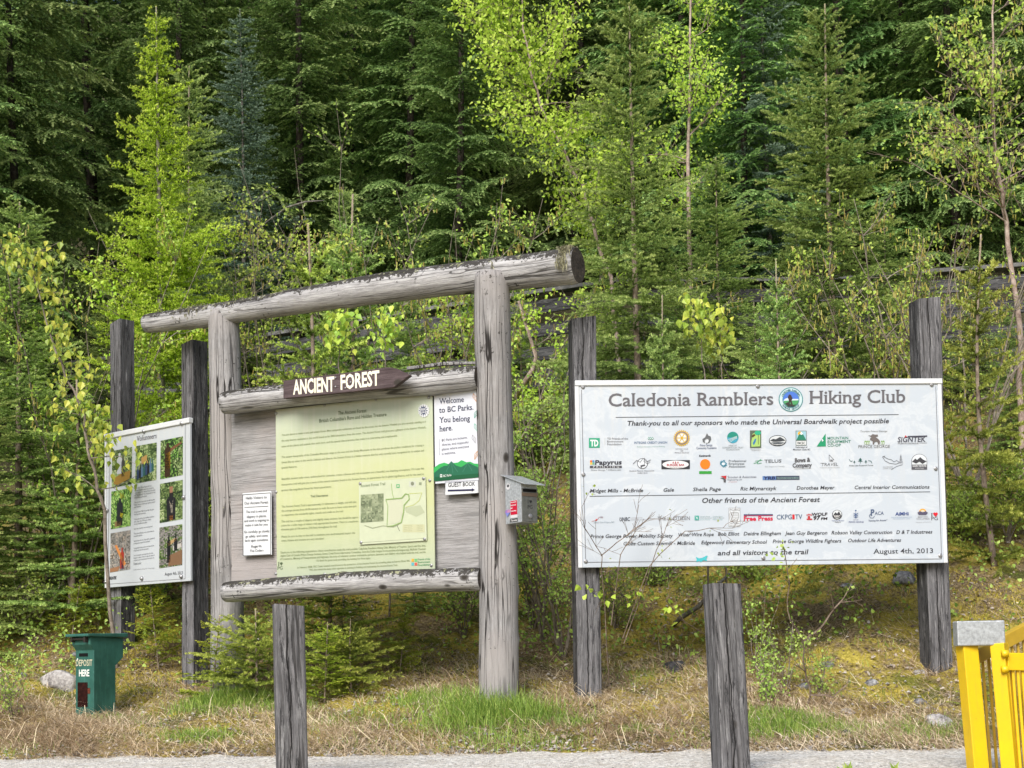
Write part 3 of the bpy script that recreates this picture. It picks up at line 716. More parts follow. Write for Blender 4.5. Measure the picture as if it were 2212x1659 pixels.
S.rect(1226, 203, 1274, 268, (.22, .26, .26)); S.rect(1229, 206, 1271, 244, (.35, .55, .62), 2); S.disc(1244, 216, 9, 9, (.75, .45, .06), 3); S.poly([(1229, 244), (1238, 224), (1250, 208), (1262, 226), (1271, 244)], (.04, .24, .16), 4); S.poly([(1244, 218), (1250, 208), (1257, 218), (1251, 222)], (.75, .78, .8), 5); S.rect(1229, 248, 1271, 265, (.7, .72, .73), 2); T('FMCBC', 1233, 262, 1267, 262, 10, (.08, .1, .1), .02, 0, False, 3)
T('Federation of', 1226, 278, 1277, 278, 7, D, .01); T('Mountain Clubs BC', 1215, 288, 1289, 288, 7, D, .01)
S.poly([(1317, 272), (1356, 216), (1357, 272)], (.03, .32, .17)); S.poly([(1338, 243), (1341, 238), (1347, 246), (1341, 252)], (.66, .70, .74), 2)
for i, t in enumerate(('MOUNTAIN', 'EQUIPMENT', 'CO-OP')): T(t, 1364, 242 + 15.5 * i, 1364 + (90, 101, 58)[i], 241 + 15.5 * i, 11.5, (.05, .25, .17), .012)
T('Tourism Prince George', 1506, 211, 1623, 210, 7.5, (.2, .2, .2), 0, .1)
MO = (.19, .17, .165); S.poly([(1540, 224), (1552, 226), (1560, 219), (1572, 222), (1582, 221), (1584, 229), (1572, 232), (1584, 240), (1592, 250), (1590, 264), (1584, 264), (1580, 252), (1568, 254), (1566, 264), (1560, 264), (1560, 250), (1548, 244), (1550, 236), (1556, 234)], MO, 2)
for x in (1524, 1532, 1540, 1596, 1604): S.poly([(x, 264), (x, 252), (x + 4, 246), (x + 8, 252), (x + 8, 264)], (.22, .36, .10), 1); S.poly([(x + 2, 264), (x + 2, 254), (x + 6, 254), (x + 6, 264)], (.66, .7, .72), 2)
T('PRINCE GEORGE', 1498, 280, 1635, 279, 12.5, (.16, .16, .15), 0)
S.poly([(1700, 230), (1703, 224), (1707, 230), (1711, 230), (1706, 236), (1698, 236)], (.6, .04, .05)); S.line([(1668, 262), (1760, 262)], 1, D)
T('SIGNTEK', 1668, 255, 1790, 253, 22, (.09, .09, .12), .02, .12); S.line([(1712, 231), (1797, 229)], 6, (.09, .09, .12), 1); T('SIGNS & DECALS & WRAPS', 1670, 262.5, 1796, 261.5, 5.5, (.3, .3, .32))
# second row
for i, c in enumerate(((.7, .2, .05), (.1, .3, .6), (.75, .55, .1), (.2, .45, .3))): x = 337 + 10 * (i % 2); y = 327 + 10 * (i // 2); S.rect(x, y, x + 9, y + 9, c)
T('Papyrus', 358, 346, 473, 345, 19, (.06, .06, .08), .03, .1); S.rect(336, 351, 474, 361, (.10, .10, .12)); T('P R I N T I N G', 350, 359.5, 462, 359.5, 7, (.6, .62, .64), .01, 0, False, 2); T('Prince George * Williams Lake', 341, 373, 470, 372, 7, (.2, .2, .22), 0, .3)
K = (.12, .12, .14)
S.disc(563, 342, 23, 23, K, 1, 24); S.disc(563, 342, 20.5, 20.5, (.66, .7, .74), 2, 24); S.line([(522, 344), (538, 328), (552, 336)], 2, K, 3); S.line([(552, 338), (566, 320), (580, 336), (598, 326)], 2, K, 3); S.line([(572, 318), (572, 346)], 2, K, 3); S.poly([(556, 364), (554, 350), (572, 346), (576, 352), (562, 356)], K, 3); S.line([(566, 330), (584, 344), (596, 334)], 1.5, K, 3)
T('Student Planner Association', 507, 377, 614, 376, 6.5, (.15, .15, .18)); T('UNBC 2010', 541, 386, 584, 386, 6, (.15, .15, .18))
S.rect(645, 328, 768, 367, (.05, .05, .06)); S.disc(706, 347, 57, 17, (.72, .72, .73), 2, 28); T('A & A', 691, 343, 721, 343, 9, (.4, .03, .06), .03, 0, True, 3); T('BURGER BAR', 668, 353.5, 745, 353.5, 8.5, (.4, .03, .06), .03, 0, True, 3); T('Family Meals & Takeout', 680, 361, 733, 361, 4.5, (.2, .2, .2), 0, 0, False, 3)
T('Katimavik', 808, 314, 859, 313, 8, (.05, .05, .06), .03, 0, True); S.disc(834, 346, 22, 22, (.82, .24, .02), 1, 28); S.rect(808, 376, 862, 388, (.05, .34, .06))
TE = (.03, .24, .34); S.line([(899, 336), (914, 336), (914, 330), (920, 330)], 2.4, TE); S.disc(913, 345, 16, 16, TE, 1, 4); S.disc(913, 345, 11, 11, (.66, .7, .74), 2, 4); S.line([(904, 331), (904, 352), (928, 352)], 2.6, TE, 3); S.line([(920, 360), (920, 338), (898, 338)], 2.6, TE, 3)
for i, t in enumerate(('Professional', 'Employees', 'Association')): T(t, 936, 337 + 12 * i, 936 + (75, 67, 71)[i], 337 + 12 * i, 9, (.14, .16, .18), .008)
S.line([(1044, 344), (1058, 340), (1076, 326)], 2.6, (.08, .35, .18)); S.line([(1050, 334), (1082, 330)], 2, (.08, .35, .18)); S.line([(1062, 336), (1060, 346), (1078, 342)], 2.2, (.08, .35, .18))
T('TELUS', 1090, 341, 1164, 340, 13, (.15, .16, .18), .015); T('the future is friendly', 1092, 360, 1178, 360, 6, (.35, .38, .4))
T('Bows &', 1222, 340, 1290, 337, 17, (.13, .13, .14), .045, 0, True); T('Company', 1212, 362, 1296, 360, 17, (.13, .13, .14), .04, 0, True); S.line([(1220, 368), (1292, 366)], 2, (.4, .4, .4))
S.line([(1371, 336), (1371, 308), (1392, 330), (1374, 330), (1388, 336), (1374, 336)], 1.7, K); T('TRAVEL', 1336, 357, 1409, 355, 13, (.17, .18, .2), 0, .15); S.line([(1332, 344), (1350, 344)], 1.2, K); T('NORTHERN BRITISH COLUMBIA', 1330, 366, 1418, 365, 4, (.4, .4, .4)); S.line([(1374, 368), (1374, 378)], 1, K)
DG = (.05, .15, .14)
for x, h in ((1480, 12), (1506, 24), (1530, 14)):
    S.line([(x, 346), (x, 346 - h)], 2, DG); S.poly([(x - h * .45, 346 - h * .35), (x, 346 - h * .7), (x + h * .45, 346 - h * .35)], DG); S.poly([(x - h * .3, 346 - h * .65), (x, 346 - h), (x + h * .3, 346 - h * .65)], DG, 2)
S.line([(1457, 328), (1466, 338), (1472, 334)], 2.4, DG); S.line([(1540, 334), (1552, 336), (1557, 346)], 2.4, DG); T('Aleza Lake Research Forest', 1457, 358, 1562, 357, 6, (.14, .16, .16), .01)
S.line([(1604, 316), (1628, 328), (1640, 330), (1652, 340), (1664, 334), (1676, 344), (1660, 350), (1634, 346), (1614, 336), (1602, 318), (1614, 314)], 1.8, K); S.line([(1682, 308), (1682, 350)], 1.5, K)
for q in range(5): S.line([(1682 - 3 - q * 1.6, 318 + q * 7), (1682, 313 + q * 7), (1682 + 3 + q * 1.6, 318 + q * 7)], 1.4, K)
S.line([(1640, 374), (1662, 360), (1690, 352)], 1.5, K); T('COLUMBIA BASIN', 1604, 364, 1646, 363, 4, (.3, .3, .3)); T('LIONS CLUB', 1604, 371, 1650, 370, 4, (.3, .3, .3))
S.disc(1762, 336, 34, 30, K, 1, 20, 180, 360); S.rect(1728, 336, 1796, 374, K); S.disc(1762, 336, 32, 28, (.66, .7, .73), 2, 20, 180, 360); S.rect(1730, 336, 1794, 352, (.66, .7, .73), 2); S.poly([(1730, 340), (1744, 326), (1752, 332), (1766, 320), (1780, 332), (1794, 338), (1776, 350), (1762, 340), (1748, 348)], (.08, .08, .09), 3); T('GOAT ROUTE', 1732, 362, 1792, 362, 8, (.7, .72, .74), .02, 0, False, 3); T('ADVENTURES', 1742, 371, 1782, 371, 5, (.6, .62, .64), 0, 0, False, 3)
S.poly([(900, 398), (926, 396), (924, 412), (912, 404)], (.5, .05, .06)); S.poly([(898, 406), (912, 404), (924, 414), (922, 426), (914, 424), (912, 412)], (.12, .12, .13), 2); T('Scouten & Associates', 931, 407, 1055, 406, 9.5, (.15, .15, .2)); T('Engineering Ltd', 931, 417, 992, 416, 6.5, (.15, .15, .2)); T('civil engineering', 934, 425, 970, 424, 3.6, (.5, .15, .15))
S.rect(1082, 399, 1140, 416, (.14, .24, .46)); S.rect(1140, 398, 1242, 415.5, (.07, .09, .14)); T('YRB', 1084, 414, 1136, 413, 12.5, (.03, .04, .12), .04, .2, False, 2); T('YELLOWHEAD ROAD & BRIDGE', 1144, 412, 1238, 411, 7.5, (.28, .4, .36), .01, 0, False, 2)
# friends row
S.line([(344, 590), (366, 586), (376, 572), (392, 576)], 1.6, (.5, .15, .15)); S.disc(364, 584, 4, 4, (.6, .08, .08)); S.disc(386, 572, 8, 4, (.4, .4, .45)); T('Spinal Cord Injury BC', 352, 598, 441, 597, 6.5, (.25, .32, .38))
T('UNBC', 463, 590, 508, 589, 16, (.06, .07, .1), .02, .12); T('UNIVERSITY OF', 514, 579, 562, 578, 5, (.4, .4, .42)); T('NORTHERN BRITISH COLUMBIA', 512, 587, 612, 586, 5, (.4, .4, .42))
T('THE', 628, 587, 664, 587, 15, (.16, .16, .18), 0, 0, True); S.rect(668, 573, 688, 587, (.45, .47, .5)); T('CITIZEN', 694, 586, 768, 586, 15, (.16, .16, .18), 0, 0, True)
S.rect(788, 568, 807, 588, (.03, .35, .30)); S.line([(792, 572), (803, 584)], 2.5, (.6, .72, .7), 2); S.line([(803, 572), (792, 584)], 1.6, (.6, .72, .7), 3)
for x in (812, 866): T('Canadian Mental', x, 574, x + 42, 574, 4, (.2, .33, .33)); T('Health Association', x, 580, x + 50, 580, 4, (.2, .33, .33)); T('Prince George', x, 587, x + 42, 587, 4, (.2, .4, .4))
S.rect(935, 535, 985, 617, (.28, .29, .3)); S.rect(936.5, 536.5, 983.5, 615.5, (.64, .67, .70), 2); T('PG BIG', 939, 548, 982, 548, 9, (.2, .2, .22), 0, 0, True, 3)
for q in range(6): S.line([(946 + q * 1.5, 562 + q * 7), (976 - q, 562 + q * 7)], 1.6, (.35, .35, .36), 3)
S.line([(946, 556), (944, 574), (952, 596), (962, 606), (970, 596), (978, 574), (976, 556), (946, 556)], 2, (.25, .25, .26), 4); S.line([(940, 603), (952, 603)], 1.6, K, 3); S.line([(966, 603), (981, 603)], 1.6, K, 3); T('BRAIN INJURED GROUP', 939, 613, 982, 613, 4.5, (.3, .3, .3), 0, 0, False, 3)
S.rect(1000, 563, 1126, 569, (.07, .08, .18)); S.rect(1000, 569, 1126, 571, (.6, .03, .08)); T('Free Press', 1000, 591, 1126, 590, 18, (.62, .03, .09), .035)
T('CKPG', 1142, 586, 1208, 585, 20, (.12, .17, .26), .01); S.rect(1210, 565, 1220, 586, (.6, .04, .05)); T('TV', 1222, 585, 1253, 585, 20, (.12, .17, .26), .01)
S.disc(1282, 578, 6, 7, (.5, .06, .07))
for q in range(4): S.disc(1274 + q * 6, 568 - 2 * (q in (1, 2)), 2.6, 4, (.5, .06, .07), 1, 8)
T('WOLF', 1292, 571, 1361, 570, 12, (.05, .04, .05), .035, .1); T('97', 1300, 589, 1330, 588, 16, (.05, .04, .05), .04, .1); T('FM', 1334, 589, 1361, 588, 10, (.05, .04, .05), .03, .1); S.rect(1272, 583, 1296, 589, (.5, .06, .07), 2)
S.disc(1404, 567, 22, 21, (.07, .07, .08), 1, 26); S.disc(1404, 566, 19, 18, (.66, .7, .72), 2, 24); S.poly([(1388, 568), (1396, 556), (1404, 562), (1412, 552), (1420, 568)], (.07, .07, .08), 3); S.rect(1387, 568, 1421, 580, (.07, .07, .08), 4); T('RMC', 1391, 578, 1417, 578, 8, (.7, .7, .7), .02, 0, False, 5); T('The Rocky Mountain', 1380, 595, 1434, 595, 5, (.1, .14, .3), .01); T('Rangers', 1394, 601, 1420, 601, 4.5, (.1, .1, .12), .01)
S.disc(1485, 550, 4, 4, BL, 1, 5); S.line([(1485, 558), (1485, 584)], 3, BL)
for q in range(3): S.line([(1475, 560 + q * 8), (1485, 568 + q * 6), (1495, 560 + q * 8)], 2.2, BL, 2)
T('CITY OF', 1474, 592, 1496, 592, 5, (.2, .22, .36), 0, 0, True); T('PRINCE GEORGE', 1454, 602, 1519, 602, 6.5, (.2, .22, .36), .01, 0, True)
T('P', 1548, 572, 1566, 571, 26, (.10, .14, .24), .03, 0, True); T('ACA', 1567, 569, 1606, 568, 14, (.10, .14, .24), .01); S.line([(1550, 564), (1543, 572), (1548, 582), (1560, 582), (1566, 574)], 2.4, (.10, .14, .24)); T('"Aiming for Access"', 1538, 597, 1620, 595, 7, (.1, .12, .2), .01, .2, True)
T('AiMHi', 1656, 572, 1714, 571, 14, (.06, .1, .28), .03); T('PRINCE GEORGE ASSOCIATION', 1638, 582, 1728, 581, 4.2, (.3, .4, .55)); T('FOR COMMUNITY LIVING', 1646, 589, 1720, 588, 4.2, (.3, .4, .55))
S.disc(1775, 557, 16, 14, (.75, .42, .08), 1, 14, 180, 360); S.disc(1775, 557, 10, 8, (.66, .6, .5), 2, 12, 180, 360); S.poly([(1752, 560), (1764, 553), (1775, 559), (1788, 553), (1798, 561), (1790, 570), (1758, 570)], (.13, .12, .18), 2)
T('BRITISH', 1754, 582, 1798, 581, 7, (.35, .35, .37), 0, 0, True); T('COLUMBIA', 1748, 591, 1806, 590, 7.5, (.35, .35, .37), 0, 0, True); T('Ministry of Forests', 1746, 604, 1812, 602, 4, (.4, .4, .42))
T('I', 1811, 577, 1819, 577, 15, (.1, .1, .12), 0, 0, True); S.disc(1826, 565, 5.6, 5.6, (.65, .03, .05), 1, 12); S.disc(1835, 565, 5.6, 5.6, (.65, .03, .05), 2, 12); S.poly([(1821, 568), (1840, 568), (1831, 578)], (.65, .03, .05), 3); T('PG', 1811, 593, 1841, 592, 14, (.1, .1, .12), 0, 0, True)
S.poly([(792, 744), (798, 748), (806, 752), (818, 750), (828, 746), (838, 740), (844, 742), (838, 754), (842, 764), (834, 762), (826, 760), (814, 768), (806, 764), (794, 768), (796, 756)], (.10, .50, .55), 3)
# a faint mountain picture behind the print
A1 = (.60, .645, .685)
for pts in ([(310, 300), (420, 200), (520, 160), (600, 130), (560, 170), (470, 210), (390, 280)], [(560, 150), (640, 90), (700, 100), (760, 160), (720, 190), (660, 150)], [(1300, 280), (1380, 190), (1440, 160), (1500, 190), (1600, 210), (1500, 215), (1420, 230), (1350, 300)], [(320, 400), (370, 330), (420, 380), (500, 470), (470, 470), (400, 420)]):
    pass
S.finish('lettering', pan)
bt = MB()
for x, y in ((306, 10), (1063, 10), (1818, 6), (308, 388), (1833, 370), (318, 762), (1084, 752), (1850, 746)):
    a, b = S.q(x, y); bt = MB(); bt.disc((a, -.001, b), (0, -1, 0), .014, .009); bt.build('bolt', M_bolt, pan)

# ------------------------------------------------------------------ volunteers board (left)
Vb = Panel((222.5, 942.5), (409, 904), (411.5, 1252), (229, 1272.5), 12.28, 11.54)
base = P(330, 1480, 12.0); base.z = float(gz(base.x, base.y))
vs_ = empty('volunteers_sign', base); tag(vs_, 'white notice board of six photographs headed Volunteers on two dark timber posts', 'sign')
timber('post', P(264, 697, 12.33), P(266, 1500, 12.33), .15, .14, Vb.rz + R(-2), base, vs_, 4, (1,))
timber('post', P(421, 742, 11.70), P(422, 1540, 11.70), .135, .155, Vb.rz + R(3), base, vs_, 5, (1,))
m = MB(); m.box(0, 0, 0, Vb.W, .02, Vb.H); pan = m.build('panel', M_panel('volunteer_panel', (.43, .46, .49), H=Vb.H), vs_, rel(base, Vb.M), bevel=.003)
m = MB(); m.box(-.01, -.014, Vb.H - .03, Vb.W + .004, .03, Vb.H + .012); m.build('top_trim', M_white, pan, bevel=.006)
m = MB(); m.box(-.006, -.008, 0, .014, -.0005, Vb.H - .032); m.build('side_trim', M_white, pan)
Vb.view(240, 1020, 3.6077)
T = Vb.text
T('Volunteers', 352, 305, 538, 272, 46, (.13, .12, .14), .0, .05, True)
GRN = [(.02, .035, .015), (.05, .08, .03), (.11, .15, .06), (.20, .26, .12), (.30, .34, .2)]
BRI = [(.03, .06, .02), (.08, .16, .04), (.17, .29, .08), (.30, .42, .16), (.06, .11, .04)]
GRY = [(.10, .10, .09), (.16, .155, .145), (.22, .21, .2), (.30, .27, .24), (.12, .1, .08)]
man = lambda x, w_, t, b: [(x - w_, b), (x - w_ * 1.1, t + .16), (x - w_ * .45, t + .1), (x - w_ * .4, t), (x + w_ * .4, t), (x + w_ * .45, t + .1), (x + w_ * 1.1, t + .16), (x + w_, b)]
Vb.photo(128, 398, 312, 738, -.22, GRN, [(man(.38, .12, .10, .66), (.50, .52, .55)), (man(.56, .08, .2, .75), (.08, .08, .07)), ([(.1, .75), (.5, .66), (.95, .62), (.9, .84), (.3, .95), (.1, .9)], (.34, .22, .06))], seed=1)
Vb.photo(346, 350, 540, 692, -.19, GRN, [([(.28, .34), (.55, .28), (.55, .42), (.62, .5), (.28, .52)], (.45, .30, .12)), ([(0, .45), (.3, .42), (.3, .48), (0, .52)], (.5, .45, .35))] + [(man(.12 + .1 * i, .05, .52 - .02 * i + .03 * (i % 2), .9 - .02 * i), [(.05, .08, .16), (.03, .03, .04), (.12, .2, .3), (.05, .14, .13)][i % 4]) for i in range(8)], seed=2)
Vb.photo(576, 297, 781, 650, -.21, BRI[:3] + GRN, [(man(.32, .12, .1, .98), (.06, .035, .02)), ([(.25, .35), (.45, .33), (.45, .75), (.22, .8)], (.32, .20, .04)), ([(.42, .25), (.95, .12), (.95, .18), (.45, .34)], (.20, .11, .06))], seed=3)
Vb.photo(126, 770, 308, 1112, -.20, BRI, [(man(.45, .14, .22, .95), (.035, .04, .045)), ([(.48, .6), (.62, .64), (.58, .76), (.46, .7)], (.6, .55, .05)), ([(.2, .82), (.6, .8), (.5, .95), (.2, .96)], (.28, .2, .1))], seed=4)
Vb.photo(574, 692, 781, 1045, -.20, GRN, [(man(.5, .18, .28, .98), (.025, .025, .03)), ([(.42, .12), (.58, .12), (.56, .3), (.44, .3)], (.32, .18, .12)), ([(.40, .45), (.50, .8), (.56, .8), (.60, .42), (.52, .6)], (.5, .45, .38)), ([(.44, .86), (.58, .85), (.58, .98), (.44, .98)], (.45, .2, .07))], seed=5)
Vb.photo(126, 1148, 308, 1496, -.19, GRY, [(man(.6, .09, .42, .95), (.4, .06, .04)), ([(.22, .34), (.32, .32), (.8, .84), (.70, .9)], (.62, .28, .10)), ([(.56, .72), (.68, .7), (.68, .98), (.58, .98)], (.12, .14, .2)), ([(0, .9), (.5, .88), (.4, 1), (0, 1)], (.35, .2, .12))], seed=6)
Vb.photo(572, 1085, 779, 1446, -.17, GRY[:3] + GRN[1:4], [(man(.42, .07, .22, .9), (.02, .02, .022)), (man(.72, .07, .22, .62), (.025, .025, .03)), ([(.36, .4), (.75, .3), (.78, .36), (.4, .5)], (.45, .32, .17)), ([(.6, .5), (.95, .46), (.98, .56), (.6, .62)], (.5, .48, .45)), ([(.45, .72), (1, .62), (1, .98), (.4, .98)], (.24, .15, .09))], seed=7)
LV_ = ('Between May, 2008 and August 2013, the', 'Caledonia Ramblers Hiking Club, assisted by', 'other friends of the Ancient Forest, have built', 'the "Viola Emerald" Trail, Ancient Forest Trail', 'and the Universal Boardwalk.', '', 'These volunteers have made over 400 trips from', 'Prince George at 220 km per trip for a total of', 'over 90,000 km!', '', 'A total of over 9000 hours of labor has gone', 'into these three projects.', '', 'Construction of the Universal Boardwalk alone', 'took 2 years over 7700 hours of labor,', 'and over 35,000 km travelled.', '', 'Every item of lumber was carried by hand!', '', 'Three tons of fasteners were used to make the', 'boardwalk together.', '', 'Several tons of rock, timber blocks, gravel and', 'paving stones support the boardwalk.', '', 'A great deal of thanks and an enormous amount', 'of hard work built the boardwalk.', '', 'To all the sponsors and supporters who have', 'helped in a variety of ways to make the dream of', 'universal access to the Ancient Forest come true.')
for i, t in enumerate(LV_):
    y = 742 + i * 21.6
    if t: T(t, 340, y, 340 + min(190, len(t) * 4.1), y - min(190, len(t) * 4.1) * .17, 13, (.16, .16, .18))
T('Thank you!', 338, 1424, 408, 1412, 19, (.18, .18, .2), 0, 0, True); T('Caledonia Ramblers Hiking Club - Prince George', 338, 1470, 530, 1448, 9, (.25, .25, .27))
T('August 4th, 2013', 622, 1508, 784, 1489, 25, (.10, .10, .12), 0, 0, True); T('SIGNTEK', 122, 1561, 186, 1553, 26, (.05, .05, .06), .03, .1)
Vb.line([(108, 310), (104, 1600), (806, 1530), (802, 130)], 3.5, (.3, .3, .32))
Vb.finish('lettering', pan)
bt = MB()
for x, y in ((95, 290), (425, 212), (775, 135), (92, 942), (795, 810), (92, 1580), (420, 1540), (775, 1512)):
    a, b = Vb.q(x, y); bt = MB(); bt.disc((max(a, .01), -.001, b), (0, -1, 0), .016, .02); bt.build('bolt', M_bolt, pan)
# ------------------------------------------------------------------ log kiosk (middle)
def Yk(px, d=0.):
    k = (px - CX) / F; t = (10.2 * k + .12) / (.9 + .44 * k); return 10.2 - .44 * t - d
kb = P(1075, 1500, 10.2); kb.z = float(gz(kb.x, kb.y))
ki = empty('log_kiosk', kb); tag(ki, 'weathered log frame notice kiosk with long overhanging beam and pale green poster', 'kiosk')
M_end = wood('mossy_log_end', (.02, .018, .016), (.065, .055, .048), (.17, .145, .12), 40, .3, .6, seed=20.)
log('post', P(1066, 592, 10.2), P(1077, 1560, 10.2), .117, .132, M_logpost, kb, ki, 1, knots=5)
log('post', P(482, 672, 11.25), P(497, 1540, 11.25), .113, .124, M_logpost, kb, ki, 2, knots=4)
bm = log('top_beam', P(315, 697, 11.55), P(1247, 569, 9.97), .073, .124, [M_log, M_end], kb, ki, 3, knots=6); bm['label'] = 'long tapering top log spotted with dark lichen'
log('upper_rail', P(484, 873, 11.02), P(1036, 812, 10.19), .083, .083, [M_log, M_end], kb, ki, 4)
log('lower_rail', P(490, 1277, 11.00), P(1040, 1250, 10.17), .078, .078, [M_log, M_end], kb, ki, 5)
K_ = Panel((497, 886), (1033, 828), (1037, 1240), (500, 1268), Yk(497, 0), Yk(1033, 0))
m = MB(); m.box(0, 0, 0, K_.W, .02, K_.H); m.build('backboard', M_ply, ki, rel(kb, K_.M @ Matrix.Translation((0, 0, 0))))
def plate(name, corners, d, mat, thick=.008, label=None):
    p = Panel(*corners, Yk(corners[3][0], d), Yk(corners[2][0], d)); m = MB(); m.box(0, 0, 0, p.W, thick, p.H)
    mt = mat(p) if callable(mat) else mat
    o = m.build(name, mt, ki, rel(kb, p.M), bevel=.002)
    if label: o['label'] = label
    return p, o
Pp, po = plate('poster', ((589, 886), (936, 847), (939.5, 1234), (598, 1251)), .045, lambda p: M_panel('poster_panel', (.5, .6, .3), grad=[(0., (.36, .41, .31)), (.12, (.36, .41, .27)), (.38, (.42, .45, .24)), (.62, (.43, .46, .26)), (.80, (.39, .44, .30)), (1., (.42, .47, .39))], art=.30, artcol=(.45, .47, .32), H=p.H, rough=.22), .012, 'large faded pale green information poster')  # grad: faded top and bottom, with reflections painted into the colour
Pp.view(660, 900, 2.7655); T = Pp.text; G = (.12, .16, .09); G2 = (.27, .31, .17)
T('The Ancient Forest:', 503, 382, 706, 362, 24, G, .003, 0, True); T("British Columbia's Rare and Hidden Treasure", 371, 437, 845, 388, 24, G, .003, 0, True)
def para(lines, x0, y0, x1, dy, slope, cap=13, c=G2, full=None):
    mx = max(len(t) for t in lines)
    for i, t in enumerate(lines):
        if not t: continue
        w_ = (x1 - x0) * (1. if len(t) > mx * .85 else len(t) / mx); T(t, x0, y0 + dy * i, x0 + w_, y0 + dy * i + slope * w_, cap, c, .004, 0, True)
para(['You are about to enter a rare and unique forest. Most temperate rainforests are found by the ocean, but the Interior Wetbelt you are currently standing in is', 'the only known rainforest in the world found so far (800 kilometers) from the ocean. The Ancient Forest trail gives you a glimpse of the Interior Wetbelt,', 'some of the plants and animals that exist here, and the special characteristics that make it so interesting and irreplaceable.'], 107, 532, 1124, 40, -.098)
para(['The unique topography of the Columbia Mountain range to the west and the Rocky Mountains to the east, produces the perfect conditions for creating a', 'forest like no other in the world. Delicate and diverse, the Ancient Forest is a hidden treasure that has only recently been recognized for its unique and', 'special features.'], 109, 686, 1110, 37, -.088)
para(['Beautiful, ancient cedar trees, undisturbed for centuries, create a diverse and rich ecosystem and a beautiful, awe inspiring atmosphere. We hope this', 'interpretive trail will give you a sense of the natural wonders found in the Ancient Forest, an appreciation for its global significance, and for the need to', 'protect this magnificent forest for future generations.'], 112, 838, 1110, 39, -.078)
T('Trail Description', 316, 958, 438, 950, 15, G, .004, 0, True)
para(['The Ancient Forest Trail is approximately 2.3 kilometers in length, and will take', 'the average person from 60-90 minutes to walk. Be sure to leave some time just', 'to experience the wonderful sights, sounds and smells on the trail.'], 115, 1029, 636, 29, -.068)
para(['The trail has a couple of slippery and slightly steep sections, but should be appro-', 'priate for a wide range of visitors with appropriate footwear. There is a maximum', 'elevation gain of 106 metres (345 feet) throughout the trail.'], 115, 1131, 650, 27, -.06)
para(['Please be sure to stay on the trail to minimize your environmental impact: the', 'trees, lichens and mosses are very sensitive!'], 117, 1234, 628, 27, -.055)
para(['Thank you to the following organizations whose contributions made this trail possible: Caledonia Ramblers Hiking Club, Ministry of Tourism, Sports and the Arts,', 'Alpine Club of Canada (Prince George Section), Dome Creek Forest Information Committee, Save-the-Cedar-League (www.savethecedarleague.org), McBride Chamber', 'of Commerce, Ministry of Transportation and Highways, the army of volunteer outdoor enthusiasts, partners, sponsors, and children who helped build this trail, and the'], 110, 1342, 1120, 22, -.05)
T('TD Bank for generously providing the funding for these signs.', 360, 1396, 736, 1377, 12, G2, .004, 0, True)
T('In February 2008, TRC Cedar Limited contributed to the protection of the Ancient Forest by cancelling plans to harvest Block 486.', 230, 1443, 1010, 1394, 12, G2, .004, 0, True); T('TRC also joined the many other agencies in assisting in building and maintaining the Ancient Forest Trail.', 312, 1458, 924, 1424, 12, G2, .004, 0, True)
Pp.line([(440, 302), (598, 291)], 3, (.2, .22, .15)); Pp.line([(616, 1465), (1005, 1447)], 4, (.12, .14, .1)); T('A Rare and Hidden Treasure', 938, 256, 1108, 238, 12, G2, .0, 0, True)
T('I', 96, 1425, 106, 1424, 24, G, 0, 0, True); T('PG', 92, 1452, 128, 1450, 22, G, 0, 0, True); Pp.disc(114, 1408, 5.5, 5.5, G, 1, 10); Pp.disc(123, 1407, 5.5, 5.5, G, 2, 10); Pp.poly([(109, 1410), (128, 1409), (119, 1422)], G, 3)
for i, c in enumerate(((.62, .42, .08), (.2, .5, .22), (.15, .45, .5), (.65, .15, .12))): x = 1020 + 22 * (i % 2); y = 1376 + 26 * (i // 2); Pp.rect(x, y, x + 18, y + 20, c)
for i, t in enumerate(('Friends of the', 'Environment', 'Foundation')): T(t, 1064, 1386 + 19 * i, 1064 + 86, 1382 + 19 * i, 12, (.12, .33, .16), .012)
# the round white sticker with a dark star
st = []
for i in range(28): rr = 42 if i % 2 else 50; a = R(i * 360 / 28); st.append((1110 + rr * .84 * math.cos(a), 350 + rr * math.sin(a)))
Pp.poly(st, (.68, .7, .72), 3)
st = []
for i in range(24): rr = 22 if i % 2 else 42; a = R(i * 15); st.append((1108 + rr * .84 * math.cos(a), 350 + rr * math.sin(a)))
Pp.poly(st, (.03, .05, .14), 4); T('GREAT', 1084, 352, 1132, 344, 15, (.75, .77, .8), .03, 0, False, 5); T('PLACE', 1086, 372, 1130, 364, 15, (.75, .77, .8), .03, 0, False, 6)
Pp.finish('lettering', po)
# map inset fixed to the poster
Mi = MB(); Pm = Pp; a = [Pm.q(*p) for p in ((666, 1282), (1132, 1252), (1125, 815), (657, 855))]
Mi.prism([a[0], a[1], a[2], a[3]], -.012, -.007); mi = Mi.build('trail_map', plain('map_sheet', (.45, .49, .35), .3, .4, 0, .04), po)
Pm.pr = MB(); LY = 13
T = lambda *q, **k: Pm.text(*q, layer=LY, **k)
T('Ancient Forest Trail', 671, 888, 843, 872, 19, (.22, .27, .17), bold=.012)
Pm.photo(672, 941, 832, 1132, -.07, [(.12, .14, .09), (.16, .19, .12), (.2, .23, .15), (.24, .27, .18), (.28, .31, .21)], n=16, mrows=18, seed=9, layer=LY)
LG = (.30, .42, .17); Pm.line([(886, 862), (893, 930), (903, 966)], 4, LG, LY); Pm.line([(848, 972), (862, 1020), (856, 1158)], 4, LG, LY + 1); Pm.line([(848, 972), (960, 962), (985, 932), (1008, 938), (1012, 970), (976, 1010), (972, 1060), (956, 1130), (900, 1152), (858, 1158)], 7, LG, LY + 2)
